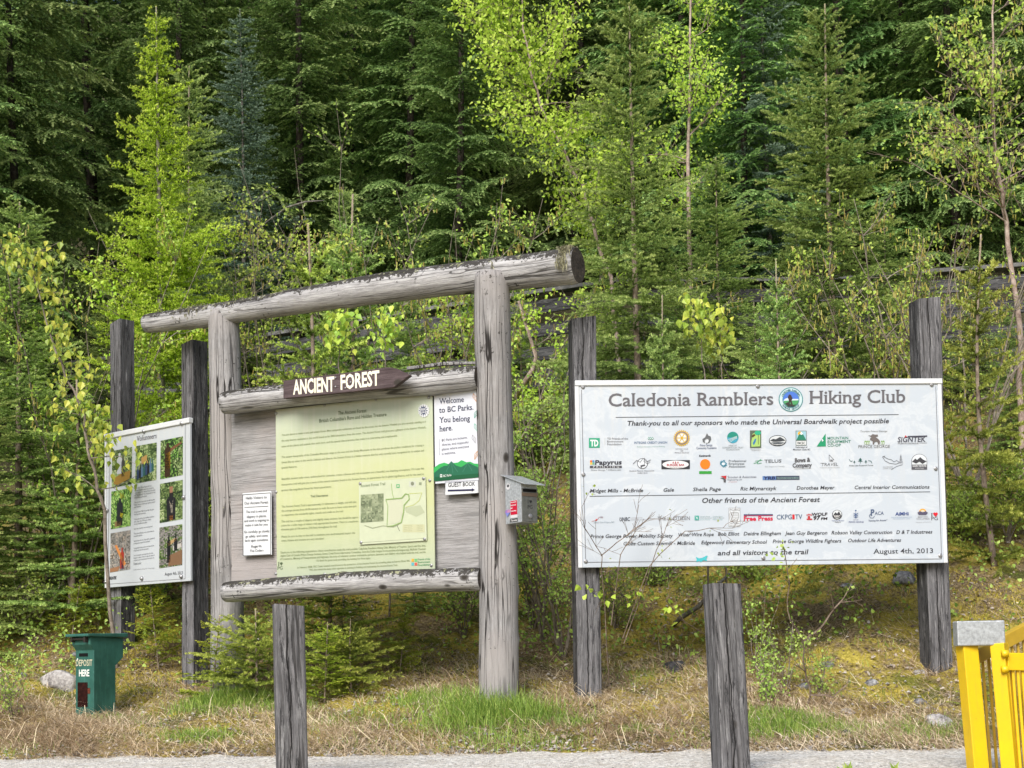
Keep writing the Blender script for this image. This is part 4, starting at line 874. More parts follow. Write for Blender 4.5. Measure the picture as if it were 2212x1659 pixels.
Pm.line([(1010, 932), (1100, 925), (1080, 980), (1040, 1010), (985, 1025)], 2.5, (.55, .6, .15), LY + 1); Pm.line([(700, 1150), (756, 1168), (830, 1152), (900, 1160), (940, 1140)], 3, (.3, .33, .22), LY + 3)
Pm.rect(921, 866, 944, 892, (.12, .42, .2), LY); Pm.rect(927, 871, 939, 886, (.5, .56, .42), LY + 1); Pm.rect(1010, 846, 1058, 884, (.55, .58, .50), LY); Pm.disc(1034, 862, 12, 14, (.25, .27, .2), LY + 1, 12); Pm.rect(1080, 852, 1098, 872, (.3, .34, .24), LY)
Pm.poly([(870, 975), (960, 975), (968, 1060), (940, 1130), (872, 1140)], (.56, .58, .45), LY); Pm.poly([(980, 1030), (1090, 1010), (1120, 1060), (1060, 1090), (990, 1060)], (.46, .50, .36), LY); Pm.rect(964, 1142, 1118, 1196, (.55, .56, .38), LY)
for i in range(4): T('Legend text trail', 972, 1154 + 12 * i, 1030, 1151 + 12 * i, 7, (.3, .33, .2)); T('Highway', 1064, 1152 + 12 * i, 1106, 1149 + 12 * i, 7, (.3, .33, .2))
Pm.line([(670, 1268), (1125, 1236)], 2, (.35, .38, .28), LY); Pm.line([(926, 1150), (944, 1188)], 5, (.25, .27, .2), LY)
Pm.finish('map_print', po)
bt = MB()
for x, y in ((65, 373), (407, 313), (770, 272), (1146, 255), (74, 922), (1150, 838), (82, 1480), (420, 1482), (788, 1463), (1158, 1420), (668, 862), (1112, 826), (1118, 1242), (676, 1266)):
    a, b = Pp.q(x, y); bt = MB(); bt.disc((a, -.001 if x not in (668, 1112, 1118, 676) else -.012, b), (0, -1, 0), .011, .008); bt.build('screw', M_bolt, po)
# welcome sign
Wp, wo = plate('welcome_sign', ((938, 846), (1033, 832.5), (1034, 1040), (940, 1043)), .05, lambda p: M_panel('welcome_panel', (.52, .54, .60), H=p.H), .006, 'tall white welcome sign with green mountains')
Wp.view(1060, 940, 4.147); T = Wp.text; N = (.035, .045, .10)
T('Welcome', 160, 297, 418, 268, 56, N, .006, 0, True); T('to BC Parks.', 160, 388, 520, 348, 56, N, .006, 0, True); T('You belong', 160, 489, 482, 467, 56, N, .006, 0, True); T('here.', 162, 581, 297, 566, 56, N, .006, 0, True)
for i, (t, x) in enumerate((('BC Parks are inclusive,', 452), ('diverse, and respectful', 462), ('places where everyone', 468), ('is welcome.', 326))): T(t, 187, 681 + 46 * i, x, (652, 702, 746, 806)[i] , 24, (.12, .12, .15))
Wp.line([(160, 655), (162, 822)], 2, (.2, .2, .22))
Wp.poly([(104, 946), (160, 910), (210, 897), (250, 912), (300, 905), (350, 900), (390, 876), (440, 900), (480, 895), (520, 915), (568, 920), (568, 990), (104, 1010)], (.06, .42, .13), 1)
Wp.poly([(106, 1000), (170, 948), (210, 930), (240, 930), (283, 884), (330, 930), (385, 948), (460, 906), (520, 935), (568, 958), (568, 1062), (120, 1084), (106, 1074)], (.03, .17, .10), 2)
for q in ((283, 890, 230, 990), (283, 890, 300, 1010), (283, 890, 350, 1000), (455, 910, 400, 1000), (455, 910, 500, 990)): Wp.line([(q[0], q[1]), (q[2], q[3])], 5, (.07, .24, .17), 3)
Wp.poly([(118, 1040), (568, 1020), (568, 1062), (120, 1084), (110, 1074)], (.015, .13, .06), 3)
T('BC Parks', 203, 1044, 284, 1036, 22, (.75, .78, .76), .01, 0, True, 4); Wp.disc(180, 1026, 13, 12, (.72, .75, .74), 4, 8, 180, 360); Wp.rect(168, 1032, 192, 1046, (.6, .66, .62), 4)
for cx, cy, c, d in ((535, 220, (.62, .33, .14), 1), (548, 395, (.12, .42, .32), -1), (545, 540, (.22, .55, .42), 1), (520, 658, (.4, .4, .42), 1), (545, 830, (.66, .36, .12), -1)):
    for k in (-1, 1): Wp.line([(cx - 14 * d, cy - 44), (cx + 20 * k, cy - 6), (cx + 18 * d, cy + 44)], 4, c)
    Wp.line([(cx - 14 * d, cy - 44), (cx + 18 * d, cy + 44)], 2.5, c, 2); Wp.line([(cx - 18, cy + 8), (cx, cy), (cx + 18, cy - 14)], 2, c, 2)
Wp.finish('lettering', wo)
Gp, go = plate('guest_book_sign', ((960, 1046), (1032.5, 1036), (1033.5, 1063), (961.5, 1071.5)), .052, M_white, .006, 'small white guest book sign with black arrow')
Gp.view(1060, 940, 4.147)
Gp.text('GUEST BOOK', 245, 1160, 527, 1130, 44, (.04, .04, .05), .008); Gp.line([(245, 1196), (500, 1176)], 18, (.03, .03, .09)); Gp.poly([(495, 1158), (528, 1173), (495, 1192)], (.03, .03, .09), 2); Gp.line([(218, 1105), (558, 1072), (560, 1212), (218, 1242), (218, 1105)], 2.5, (.1, .1, .12))
Gp.finish('lettering', go)
Hp, ho = plate('visitor_notice', ((523, 1065), (586, 1061), (587, 1198.5), (524.5, 1202)), .045, M_white, .006, 'narrow white hello visitors notice')
Hp.view(0, 960, 1.728125); T = Hp.text; Kk = (.06, .06, .07)
for t, x0, x1, y in (('Hello Visitors to', 1062, 1153, 497), ('Our Ancient Forest', 1056, 1160, 519), ('The trail is wet and', 1063, 1153, 556), ('slippery in places,', 1066, 1152, 577), ('and work is ongoing to', 1056, 1162, 595), ('make it safe for you.', 1060, 1159, 614), ('Go carefully; go slowly;', 1055, 1165, 643), ('go safely, and come', 1061, 1157, 662), ('back again sometime.', 1059, 1160, 680), ('Regards,', 1087, 1133, 706), ('The Cedars', 1080, 1139, 725)):
    T(t, x0, y + 2, x1, y - 2, 10.5 if y > 530 else 12, Kk, .004)
Hp.line([(1056, 533), (1160, 529)], 2, Kk); Hp.line([(1048, 478), (1169, 471), (1170, 736), (1051, 742), (1048, 478)], 2, Kk)
Hp.finish('lettering', ho)
# arrow board ANCIENT FOREST on the upper rail
Ap = Panel((613, 824), (880, 788), (880, 828), (613, 864), Yk(613, .31), Yk(880, .31)); Ap.view(660, 900, 2.7655)
q = [Ap.q(*p) for p in ((133, 276), (133, 150), (860, 44), (915, 50), (1008, 96), (902, 180), (560, 224))]
m = MB(); m.prism(q, 0, .04); ao = m.build('arrow_board', M_brownsign, ki, rel(kb, Ap.M), bevel=.004); ao['label'] = 'brown arrow board lettered Ancient Forest'
CR = (.86, .83, .70); x = 205
for wd, s0, s1, b0, b1 in (('ANCIENT', 205, 497, 244, 213), ('FOREST', 540, 806, 203, 165)):
    Ap.text(wd, s0, b0, s1, b1, 96, CR, .03)
for x, y in ((507, 122), (505, 185), (610, 152), (574, 192)): a, b = Ap.q(x, y); bt = MB(); bt.disc((a, -.004, b), (0, -1, 0), .006, .004); bt.build('screw', M_bolt, ao)
Ap.finish('lettering', ao)
# small leaf notice plank and split stick lying on the upper rail
m = MB(); m.tube([P(880, 796, Yk(880, .06)), P(960, 786, Yk(960, .06)), P(1028, 784, Yk(1028, .05))], [.012, .014, .01], 6); m.build('split_branch', M_logpost, ki, Matrix.Translation(-kb))
# hanging lichen on the beam
ts = []
bp0, bp1 = P(315, 697, 11.55), P(1247, 569, 9.97); ax_ = (bp1 - bp0)
def lich(u, n, spread, L):
    c = bp0 + ax_ * u; rad = .073 + .051 * u
    for _ in range(n):
        th = random.uniform(-1.9, 1.3); x = c + ax_.normalized() * random.gauss(0, spread) + Vector((.44, .9, 0)) * rad * math.sin(th) * 1.01 + Vector((0, 0, rad * math.cos(th) * 1.01))
        for k in range(3):
            w_ = Vector((random.gauss(0, 1), random.gauss(0, 1), 0)).normalized() * .003; e = x + Vector((random.gauss(0, .006), random.gauss(-.008, .006), random.uniform(-L, .012)))
            ts.append([x - w_, x + w_, e])
lich(.13, 150, .09, .03); lich(.25, 90, .10, .022); lich(.985, 260, .02, .06); lich(.84, 26, .01, .06); lich(.98, 160, .02, .03); lich(.5, 60, .4, .02)
me = tri_mesh('lichen', np.array([[tuple(p) for p in t] for t in ts]), rng.uniform(.1, 1, len(ts)))
MF_lichen = foliage('lichen_tufts', (.05, .045, .03), (.22, .21, .12), (.48, .48, .30), transl=.2)
o = link('lichen', me, MF_lichen, ki, Matrix.Translation(-kb)); o['kind'] = 'stuff'

# ------------------------------------------------------------------ guest book mailbox on the right post
bx = P(1126, 1128, 9.93); rzb = R(38)
mb = empty('mailbox', bx, rzb); tag(mb, 'grey metal mailbox with sloping roof and stickers fixed to the right log post', 'mailbox')
# local: front face normal (0,-1) turned towards the right; origin = near lower corner; body runs to -x (side face towards viewer left)
Wf, Df, Hb = .135, .165, .285
m = MB(); m.prism([(-0, 0), (0, Hb * .78), (.012, Hb * .9), (0, Hb), (0, Hb)], 0, .001) if False else None
m = MB()
prof = [(0, 0), (Df, 0), (Df, Hb * 1.08), (.0, Hb * .93)]       # (depth, z), extruded along the width
Mx = Matrix(((0, 1, 0, 0), (1, 0, 0, 0), (0, 0, 1, 0), (0, 0, 0, 1)))
m.prism(prof, 0, Wf, Mx); m.build('body', M_galv, mb, bevel=.003)
m = MB(); m.prism([(-.05, Hb * .85), (Df + .03, Hb * 1.14), (Df + .03, Hb * 1.16), (-.05, Hb * .87)], -.012, Wf + .03, Mx); m.build('roof', M_galv, mb, bevel=.001)
m = MB(); m.box(.006, -.006, .006, Wf - .004, -.001, Hb * .78); m.build('front_door', M_galvdark, mb, bevel=.002)
m = MB(); m.box(.012, -.008, Hb * .70, Wf - .012, -.0065, Hb * .765); m.build('mail_slot', M_black, mb)
m = MB(); m.box(.004, -.009, Hb * .60, Wf - .004, -.007, Hb * .68); m.build('hinge', plain('brown_hinge', (.14, .10, .07), .6, .4, .3), mb)
m = MB(); m.disc((Wf * .52, -.006, .042), (0, -1, 0), .016, .008); m.build('lock', M_bolt, mb)
class Flat(Panel):
    def __init__(s, f): s.f = f; s.pr = MB()
    def q(s, x, y): return (x, y)
    def put(s, uv, faces, c, layer): s.pr.cur = c; s.pr.add([s.f(a, b, layer) for a, b in uv], faces)
    def text(s, t, x0, y0, x1, y1, cap, c, bold=0., italic=0., serif=False, layer=1):
        vs, fs, a, b = text_shape(t, bold, serif); k = cap / CAP; sx = (x1 - x0) / (b - a)
        s.put([(x0 + (x - a) * sx + italic * y * k, y0 + (y1 - y0) * (x - a) / (b - a) + y * k) for x, y in vs], fs, c, layer)
fs_ = Flat(lambda a, b, l: (-.0008 * l - .001, Df - a, b))       # on the left side face, a from back to front
fs_.rect(.055, .035, .13, .150, (.66, .66, .68)); fs_.rect(.058, .055, .128, .147, (.55, .015, .06), 2)
for i, t in enumerate(('You cannot not', 'be kind, be safe', 'and', 'be kind always.')): fs_.text(t, .061, .134 - .019 * i, .061 + (.06, .055, .018, .06)[i], .134 - .019 * i, .008, (.8, .8, .82), .03, 0, False, 3)
fs_.pr.build('sticker', M_ink, mb, colors=True); fs_.pr = MB(); fs_.disc(.035, .245, .021, .021, (.68, .68, .7), 1, 16); fs_.disc(.035, .25, .012, .010, (.08, .08, .09), 2, 12)
fs_.pr.build('sticker', M_ink, mb, colors=True); fs_.pr = MB(); fs_.disc(.018, .078, .016, .016, (.36, .22, .52), 3, 14); fs_.disc(.040, .080, .016, .016, (.52, .28, .45), 4, 14); fs_.poly([(.004, .072), (.055, .074), (.026, .045)], (.25, .28, .6), 5)
fs_.pr.build('sticker', M_ink, mb, colors=True); fs_.pr = MB(); fs_.rect(.05, .008, .13, .03, (.05, .05, .055)); fs_.text('Tyrese', .056, .013, .125, .013, .012, (.7, .7, .7), .02, .2, True, 2)
fs_.pr.build('sticker', M_ink, mb, colors=True)
ff = Flat(lambda a, b, l: (a, -.0065 - .0006 * l, b)); ff.text('I', .05, .125, .058, .125, .024, (.04, .04, .04), 0, 0, True); ff.text('PG', .048, .09, .09, .09, .024, (.04, .04, .04), 0, 0, True)
ff.disc(.070, .141, .006, .006, (.04, .04, .04), 1, 8); ff.disc(.080, .141, .006, .006, (.04, .04, .04), 2, 8); ff.poly([(.064, .139), (.086, .139), (.075, .125)], (.04, .04, .04), 3)
ff.pr.build('lettering', M_ink, mb, colors=True)

# ------------------------------------------------------------------ green deposit box
db = P(203, 1545, 10.72); rzd = R(-31)
dbx = empty('deposit_box', db, rzd); tag(dbx, 'green metal drop box lettered Deposit Here with a rusted opening, on the grassy mound', 'deposit box')
W = .18; D = .205; H = .572
prof = [(0, -.08), (D, -.08), (D, H * .60), (D + .075, H * .70), (D + .075, H * .94), (-.035, H * .955), (-.035, H * .86), (0, H * .79)]
m = MB(); m.prism(prof, -W, 0, Mx); m.build('body', M_green, dbx, bevel=.004)
m = MB(); m.prism([(-.075, H * .955), (D + .10, H * .945), (D + .10, H * 1.0), (-.075, H * .99)], -W - .025, .022, Mx); m.build('lid', M_green, dbx, bevel=.006)
m = MB(); m.tube([(-W * .85, -.055, H * .925), (-W * .15, -.055, H * .925)], .008, 6); m.box(-W * .9, -.065, H * .89, -W * .82, -.034, H * .95); m.box(-W * .2, -.065, H * .885, -W * .1, -.034, H * .955); m.build('hinge', plain('dark_hinge', (.04, .035, .03), .6, .4, .5), dbx)
m = MB(); m.box(-W * .80, -.002, H * .715, -W * .32, .01, H * .755); m.build('slot', M_black, dbx)
m = MB(); m.box(-W * .88, -.002, H * .10, -W * .34, .02, H * .40); m.build('opening', plain('dark_rust_inside', (.035, .01, .008), .9, .1, 0, .4, 40), dbx)
m = MB(); m.box(-W * .33, -.003, H * .26, -W * .20, -.0005, H * .33); m.build('rust_patch', M_rust, dbx)
fd = Flat(lambda a, b, l: (a, -.0015 - .0006 * l, b)); fd.text('DEPOSIT', -W * .97, H * .60, -W * .08, H * .60, H * .075, (.62, .60, .45), .012); fd.text('HERE', -W * .80, H * .475, -W * .24, H * .475, H * .078, (.86, .88, .84), .022)
fd.disc(-W * .88, H * .685, .006, .006, (.8, .85, .85), 1, 8); fd.pr.build('lettering', M_ink, dbx, colors=True)

# ------------------------------------------------------------------ bollards
o = timber('timber_bollard', P(622, 1308, 7.8), P(634, 1720, 7.8), .150, .15, R(13), seed=11, side=(1,), top_cut=-.008)
tag(o, 'grey split timber bollard in front of the log kiosk', 'bollard', 'timber bollards along the path')
o = timber('timber_bollard', P(1557, 1262, 7.8), P(1583, 1720, 7.8), .152, .15, R(15), seed=12, side=(1,), top_cut=-.004)
tag(o, 'leaning dark timber bollard in front of the sponsor sign', 'bollard', 'timber bollards along the path')

# ------------------------------------------------------------------ yellow barrier at the right edge
gy = 7.45; g0 = P(2100, 1720, gy); gt = empty('yellow_barrier', g0); tag(gt, 'bright yellow steel gate barrier with galvanised cap at right edge', 'barrier')
def bar(name, p0, p1, w_, d_, rz, mat=M_yellow, bevel=.004, par=gt):
    L = (Vector(p1) - Vector(p0)).length; m = MB(); m.box(-w_ / 2, -d_ / 2, 0, w_ / 2, d_ / 2, L); return m.build(name, mat, par, rel(g0, seg_matrix(p0, p1, rz)), bevel=bevel)
bar('post', P(2118, 1720, gy), P(2088, 1392, gy), .080, .075, R(14)); bar('post', P(2188, 1720, gy - .03), P(2158, 1389, gy - .03), .068, .085, R(-32))
bar('cap', P(2063, 1369, gy - .02), P(2166, 1367, gy - .02), .078, .12, R(0), M_galv, .006)
for x in (2086, 2160): bar('spacer', P(x, 1394, gy - .02), P(x, 1382, gy - .02), .03, .03, 0, M_galv, .002)
M_yelsh = plain('yellow_coat_shaded', (.50, .33, .03), .5, .4, 0, .12, 9)  # duller yellow: shade on the rear leaf painted into its coat
def leaf2(a, b, h, n, mat):
    a, b = Vector(a), Vector(b); d = b - a; rzz = math.atan2(d.y, d.x) + math.pi / 2; bar('top_rail', a, b, .045, h, rzz, mat)
    for i in range(n):
        q = a + d * ((i + .35) / n); bar('picket', Vector((q.x + .035, q.y, q.z - .9)), q - Vector((0, 0, h * .4)), .012, .012, 0, mat, 0)
    bar('bottom_rail', a + Vector((.03, 0, -.74)), b + Vector((.03, 0, -.74)), .02, .02, rzz, mat)
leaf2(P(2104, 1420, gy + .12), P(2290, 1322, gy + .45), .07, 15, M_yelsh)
leaf2(P(2172, 1429, gy - .05), P(2420, 1434, gy + .1), .085, 24, M_yellow)
for y in (1412, 1446): m = MB(); a = P(2164, y, gy - .09); m.tube([a, a + Vector((.03, 0, 0))], .018, 8); m.build('hinge_knuckle', M_yellow, gt, Matrix.Translation(-g0), smooth=True)

# ------------------------------------------------------------------ boardwalk railing on the slope
ra, rb = P(60, 800, 17.6), P(2330, 566, 15.6)
brl = empty('boardwalk_railing', ((ra + rb) / 2).to_tuple()); c0 = (ra + rb) / 2; tag(brl, 'weathered grey wooden boardwalk railing half hidden in the trees up the slope', 'railing')
segs = [(60, 800, 17.6), (520, 735, 17.2), (1110, 640, 16.6), (1330, 608, 16.4), (1760, 606, 16.1), (2330, 566, 15.7)]
pts = [P(*s_) for s_ in segs]
for a, b in zip(pts, pts[1:]):
    d = (b - a).normalized(); rzr = math.atan2(d.y, d.x) + math.pi / 2
    for k, (dz, h, t) in enumerate(((0, .04, .16), (-.16, .14, .035), (-.42, .14, .035), (-.68, .14, .035), (-.95, .2, .05))):
        L = (b - a).length; m = MB(); m.box(-t / 2, -h / 2, 0, t / 2, h / 2, L)
        M = seg_matrix(a + Vector((0, 0, dz)), b + Vector((0, 0, dz)), rzr); m.build('rail' if k else 'cap_rail', M_rail if k else plain('bleached_cap_board', (.20, .20, .20), .8, .2, 0, .3, 14), brl, rel(c0, M))
    n = max(int((b - a).length / 1.5), 1)
    for i in range(n + 1):
        q = a + (b - a) * (i / n); m = MB(); m.box(-.06, .02, -2.2, .06, .14, -.03); m.build('post', M_rail, brl, rel(c0, Matrix.Translation(q)))

# ------------------------------------------------------------------ stones
def stone_mat(name, a, b, c):
    s = NT(name, .9, .15); V = s.coords(); f = s.noise(V, 9, 7, .72); g = s.noise(V, 40, 4, .7)
    cc = s.ramp(s.math('ADD', s.math('MULTIPLY', f, .6), s.math('MULTIPLY', g, .4)), [(.38, a), (.5, b), (.62, c)]); s.base(cc); s.bump(f, 1., .02); return s.m
M_st = stone_mat('pale_granite', (.12, .11, .11), (.36, .34, .33), (.60, .58, .56)); M_st2 = stone_mat('grey_stone', (.07, .07, .075), (.20, .20, .21), (.38, .38, .39)); M_st3 = stone_mat('dark_stone', (.03, .03, .033), (.07, .07, .075), (.15, .15, .16))
def stone(c, sx, sy, sz, mat, seed, label, group=None, rz=0., name='stone', cat='stone', sub=3):
    r = np.random.default_rng(seed); bm_ = bmesh.new(); bmesh.ops.create_icosphere(bm_, subdivisions=sub, radius=1)
    dirs = nrm(r.normal(0, 1, (16, 3))); hs = r.uniform(.62, .95, 16)
    for v in bm_.verts:
        p = np.array(v.co); 
        for d, h in zip(dirs, hs):
            k = p @ d
            if k > h: p = p - d * (k - h) * .85
        p = p * (1 + .03 * math.sin(p[0] * 7 + seed) + .03 * math.sin(p[1] * 9)); v.co = Vector((p[0] * sx, p[1] * sy, p[2] * sz))
    me = bpy.data.meshes.new(name); bm_.to_mesh(me); bm_.free(); o = link(name, me, mat, smooth=True); o.location = c; o.rotation_euler = (r.uniform(-.15, .15), r.uniform(-.15, .15), rz); tag(o, label, cat, group); return o
def onground(px, py, Y0=9.2, Y1=16.):
    """where the line of sight through the photo point meets the ground"""
    best = None
    for i in range(260):
        Y = Y0 + (Y1 - Y0) * i / 259; p = P(px, py, Y)
        if p.z <= float(gz(p.x, p.y)): return p
    return p
p = onground(122, 1490); stone(p + Vector((0, .12, .05)), .20, .15, .115, M_st, 3, 'large pale granite boulder lying left of the green deposit box', None, R(-12), 'boulder', 'boulder', 4)
for i, (x, y, sz, mt, lb) in enumerate(((1790, 1440, .055, M_st2, 'upright grey stone behind the shrub below the sponsor sign'), (1737, 1487, .05, M_st2, 'flat blue grey stone beside the shrub stem'), (1884, 1480, .05, M_st2, 'grey stone lying left of the right sign post'), (1990, 1458, .055, M_st, 'pale stone leaning against the foot of the right sign post'), (1830, 1590, .055, M_st3, 'dark stone in dry grass near the path'), (2030, 1572, .10, M_st, 'pale flat stone half buried near the yellow barrier'), (1955, 1258, .10, M_st2, 'large grey stone high on the mossy bank behind the sponsor sign'), (1832, 1268, .05, M_st2, 'small grey stone on the bank below the sponsor sign'), (1458, 1448, .09, M_st3, 'dark brown stone in moss right of the left sign post'), (162, 1418, .05, M_st2, 'grey stone in moss above the boulder'), (45, 1462, .045, M_st2, 'small grey stone at the left edge in moss'), (1830, 1545, .06, M_st, 'pinkish stone in bare soil near the path'), (1990, 1520, .05, M_st2, 'half buried grey stone right of the bare soil'), (1375, 1560, .03, M_st, 'small pale stone in dry grass near the left sign post'))):
    q = onground(x, y); stone(q + Vector((0, .02, sz * .15)), sz * random.uniform(.9, 1.3), sz, sz * random.uniform(.6, .85), mt, 30 + i, lb, 'stones scattered on the bank', random.uniform(0, 3))
# ------------------------------------------------------------------ trees
def trunk_mesh(pts, r0, r1, k=8, power=1.):
    m = MB(); n = len(pts); m.tube(pts, [r0 + (r1 - r0) * (i / (n - 1)) ** power for i in range(n)], k)
    me = bpy.data.meshes.new('trunk'); me.from_pydata(m.v, [], m.f); me.polygons.foreach_set('use_smooth', [True] * len(me.polygons)); return me
PROTO = {}
def make_tree(key, kind, H, Lmax, leafmat, barkmat, r0, seed, name, **kw):
    r = np.random.default_rng(seed); tr, ti, tp = conifer(kind, H, Lmax, r, **kw)
    cm = tri_mesh('crown', tr, ti); cm.materials.append(leafmat)
    tm = trunk_mesh(tp, r0, .006); tm.materials.append(barkmat); PROTO[key] = (cm, tm, H, name)
def put_tree(key, x, y, h, rz, label, group, cat='tree', wide=1., sink=.05, tilt=0.):
    cm, tm, H, name = PROTO[key]; o = empty(name, (x, y, float(gz(x, y)) - sink), rz); s = h / H; o.scale = (s * wide, s * wide, s)
    if tilt: o.rotation_euler = (0, tilt, rz)
    tag(o, label, cat, group)
    for n_, me in (('crown', cm), ('trunk', tm)):
        c = bpy.data.objects.new(n_, me); col.objects.link(c); c.parent = o
    return o
def tree_at(key, px, ptop, Y, rz, label, group, pyb=1300, **k):
    """trunk at photo column px (near its foot), top at photo row ptop, distance Y"""
    x = P(px, pyb, Y).x; h = P(px, ptop, Y).z - float(gz(x, Y)); return put_tree(key, x, Y, h, rz, label, group, **k)

make_tree('h1', 'hemlock', 12, 2.6, MF_hem, MB_dark, .09, 101, 'hemlock_tree', nwh=38, per=(6, 7), z0=.04, power=.6, top_el=25, low_el=-6)
make_tree('h2', 'hemlock', 12, 2.0, MF_hem, MB_dark, .08, 102, 'hemlock_tree', nwh=36, per=(6, 7), z0=.04, power=.5, top_el=25, low_el=-12)
make_tree('h3', 'hemlock', 10, 1.9, MF_hem, MB_dark, .075, 103, 'hemlock_tree', nwh=34, per=(6, 7), z0=.03, power=.65, top_el=30, low_el=-4)
make_tree('f1', 'fir', 11, 1.7, MF_fir, MB_grey, .07, 104, 'fir_tree', nwh=34, per=(5, 6), z0=.10, power=.6, top_el=35, low_el=-8, leader=.04)
make_tree('s1', 'spruce', 5.2, 1.25, MF_spruce, MB_spruce, .045, 105, 'spruce_tree', nwh=25, per=(7, 8), z0=.03, power=.52, top_el=40, low_el=-12, leader=.05, jag=.4, clump=.35)
make_tree('s2', 'spruce', 5.2, 1.2, MF_spruce, MB_spruce, .045, 106, 'spruce_tree', nwh=25, per=(7, 9), z0=.03, power=.50, top_el=42, low_el=-8, leader=.05, jag=.45, clump=.35)
make_tree('s3', 'spruce', 2.4, .72, MF_spruce, MB_spruce, .024, 107, 'spruce_tree', nwh=14, per=(5, 7), clump=.4, z0=.06, power=.8, top_el=52, low_el=0, leader=.13)
make_tree('s4', 'spruce', 2.2, .70, MF_sprucey, MB_spruce, .022, 108, 'spruce_tree', nwh=11, per=(5, 6), clump=.3, z0=.05, power=.8, top_el=50, low_el=2, leader=.15)
make_tree('s5', 'spruce', .9, .78, MF_sprucey, MB_spruce, .014, 112, 'spruce_sapling', nwh=8, per=(5, 7), z0=.12, power=.5, top_el=35, low_el=4, leader=.15, jag=.6, gap=.1)
make_tree('l1', 'larch', 5.2, 1.25, MF_larch, MB_larch, .05, 109, 'larch_tree', nwh=50, per=(6, 8), z0=.08, power=.85, top_el=35, low_el=4, leader=.03, jag=.4, cap=.78, gap=.03)
make_tree('c1', 'cedar', 1.3, .55, MF_cedar, MB_spruce, .012, 110, 'cedar_sapling', nwh=12, per=(3, 4), z0=.15, power=.6, top_el=40, low_el=10, leader=.1, lean=.15)
make_tree('c2', 'cedar', .8, .34, MF_cedar, MB_spruce, .008, 111, 'cedar_sapling', nwh=9, per=(3, 4), z0=.12, power=.6, top_el=40, low_el=10, leader=.1, lean=-.1)

GH = 'dark hemlocks filling the slope behind'
# back rows: real trees standing on the slope
row = [(-160, 16.8, 'h1', 9), (60, 17.6, 'h2', 9.5), (215, 20.5, 'h1', 12), (360, 19.0, 'h3', 9), (455, 22, 'h2', 12), (650, 19.5, 'h3', 9.0), (745, 22.5, 'h1', 12), (880, 20.0, 'h2', 9.6), (985, 18.3, 'h3', 7.8),
       (1100, 22.5, 'h1', 12), (1240, 20, 'h2', 10), (1370, 22.5, 'h3', 11), (1500, 19.2, 'h1', 9.5), (1610, 17.6, 'h3', 7.2), (1690, 22, 'h2', 12), (1850, 19, 'h3', 9.5), (1960, 21.5, 'h1', 12), (2080, 18.6, 'h2', 9), (2250, 19.5, 'h3', 10), (2420, 17.5, 'h2', 9)]
for i, (px, Y, k, h) in enumerate(row):
    where = ('at the far left', 'in the left background', 'behind the larch', 'above the log kiosk', 'behind the birch', 'behind the sponsor sign', 'in the right background', 'at the far right')[min(int(max(px, 0) / 290), 7)]
    put_tree(k, P(px, 900, Y).x, Y, h, i * 2.4, 'tall dark hemlock with drooping sprays ' + where, GH)
row2 = [(-60, 27), (110, 26), (330, 28), (540, 26), (720, 29), (900, 26.5), (1090, 28), (1300, 26), (1480, 28.5), (1640, 26.5), (1830, 28), (2010, 26), (2200, 28), (2380, 26.5)]
for i, (px, Y) in enumerate(row2): put_tree(['h1', 'h2', 'h3'][i % 3], P(px, 400, Y).x, Y, 12.5, i * 1.9 + .7, 'dark hemlock standing in deep shade at the back of the forest', 'dark hemlocks deepest in the forest')
tree_at('f1', 528, 8, 18.0, .6, 'bluish fir with short stiff tiered branches behind the larch', None, wide=1.35)
tree_at('f1', 1690, -300, 17.5, 2.6, 'tall bare stemmed fir between the two big spruces', None)
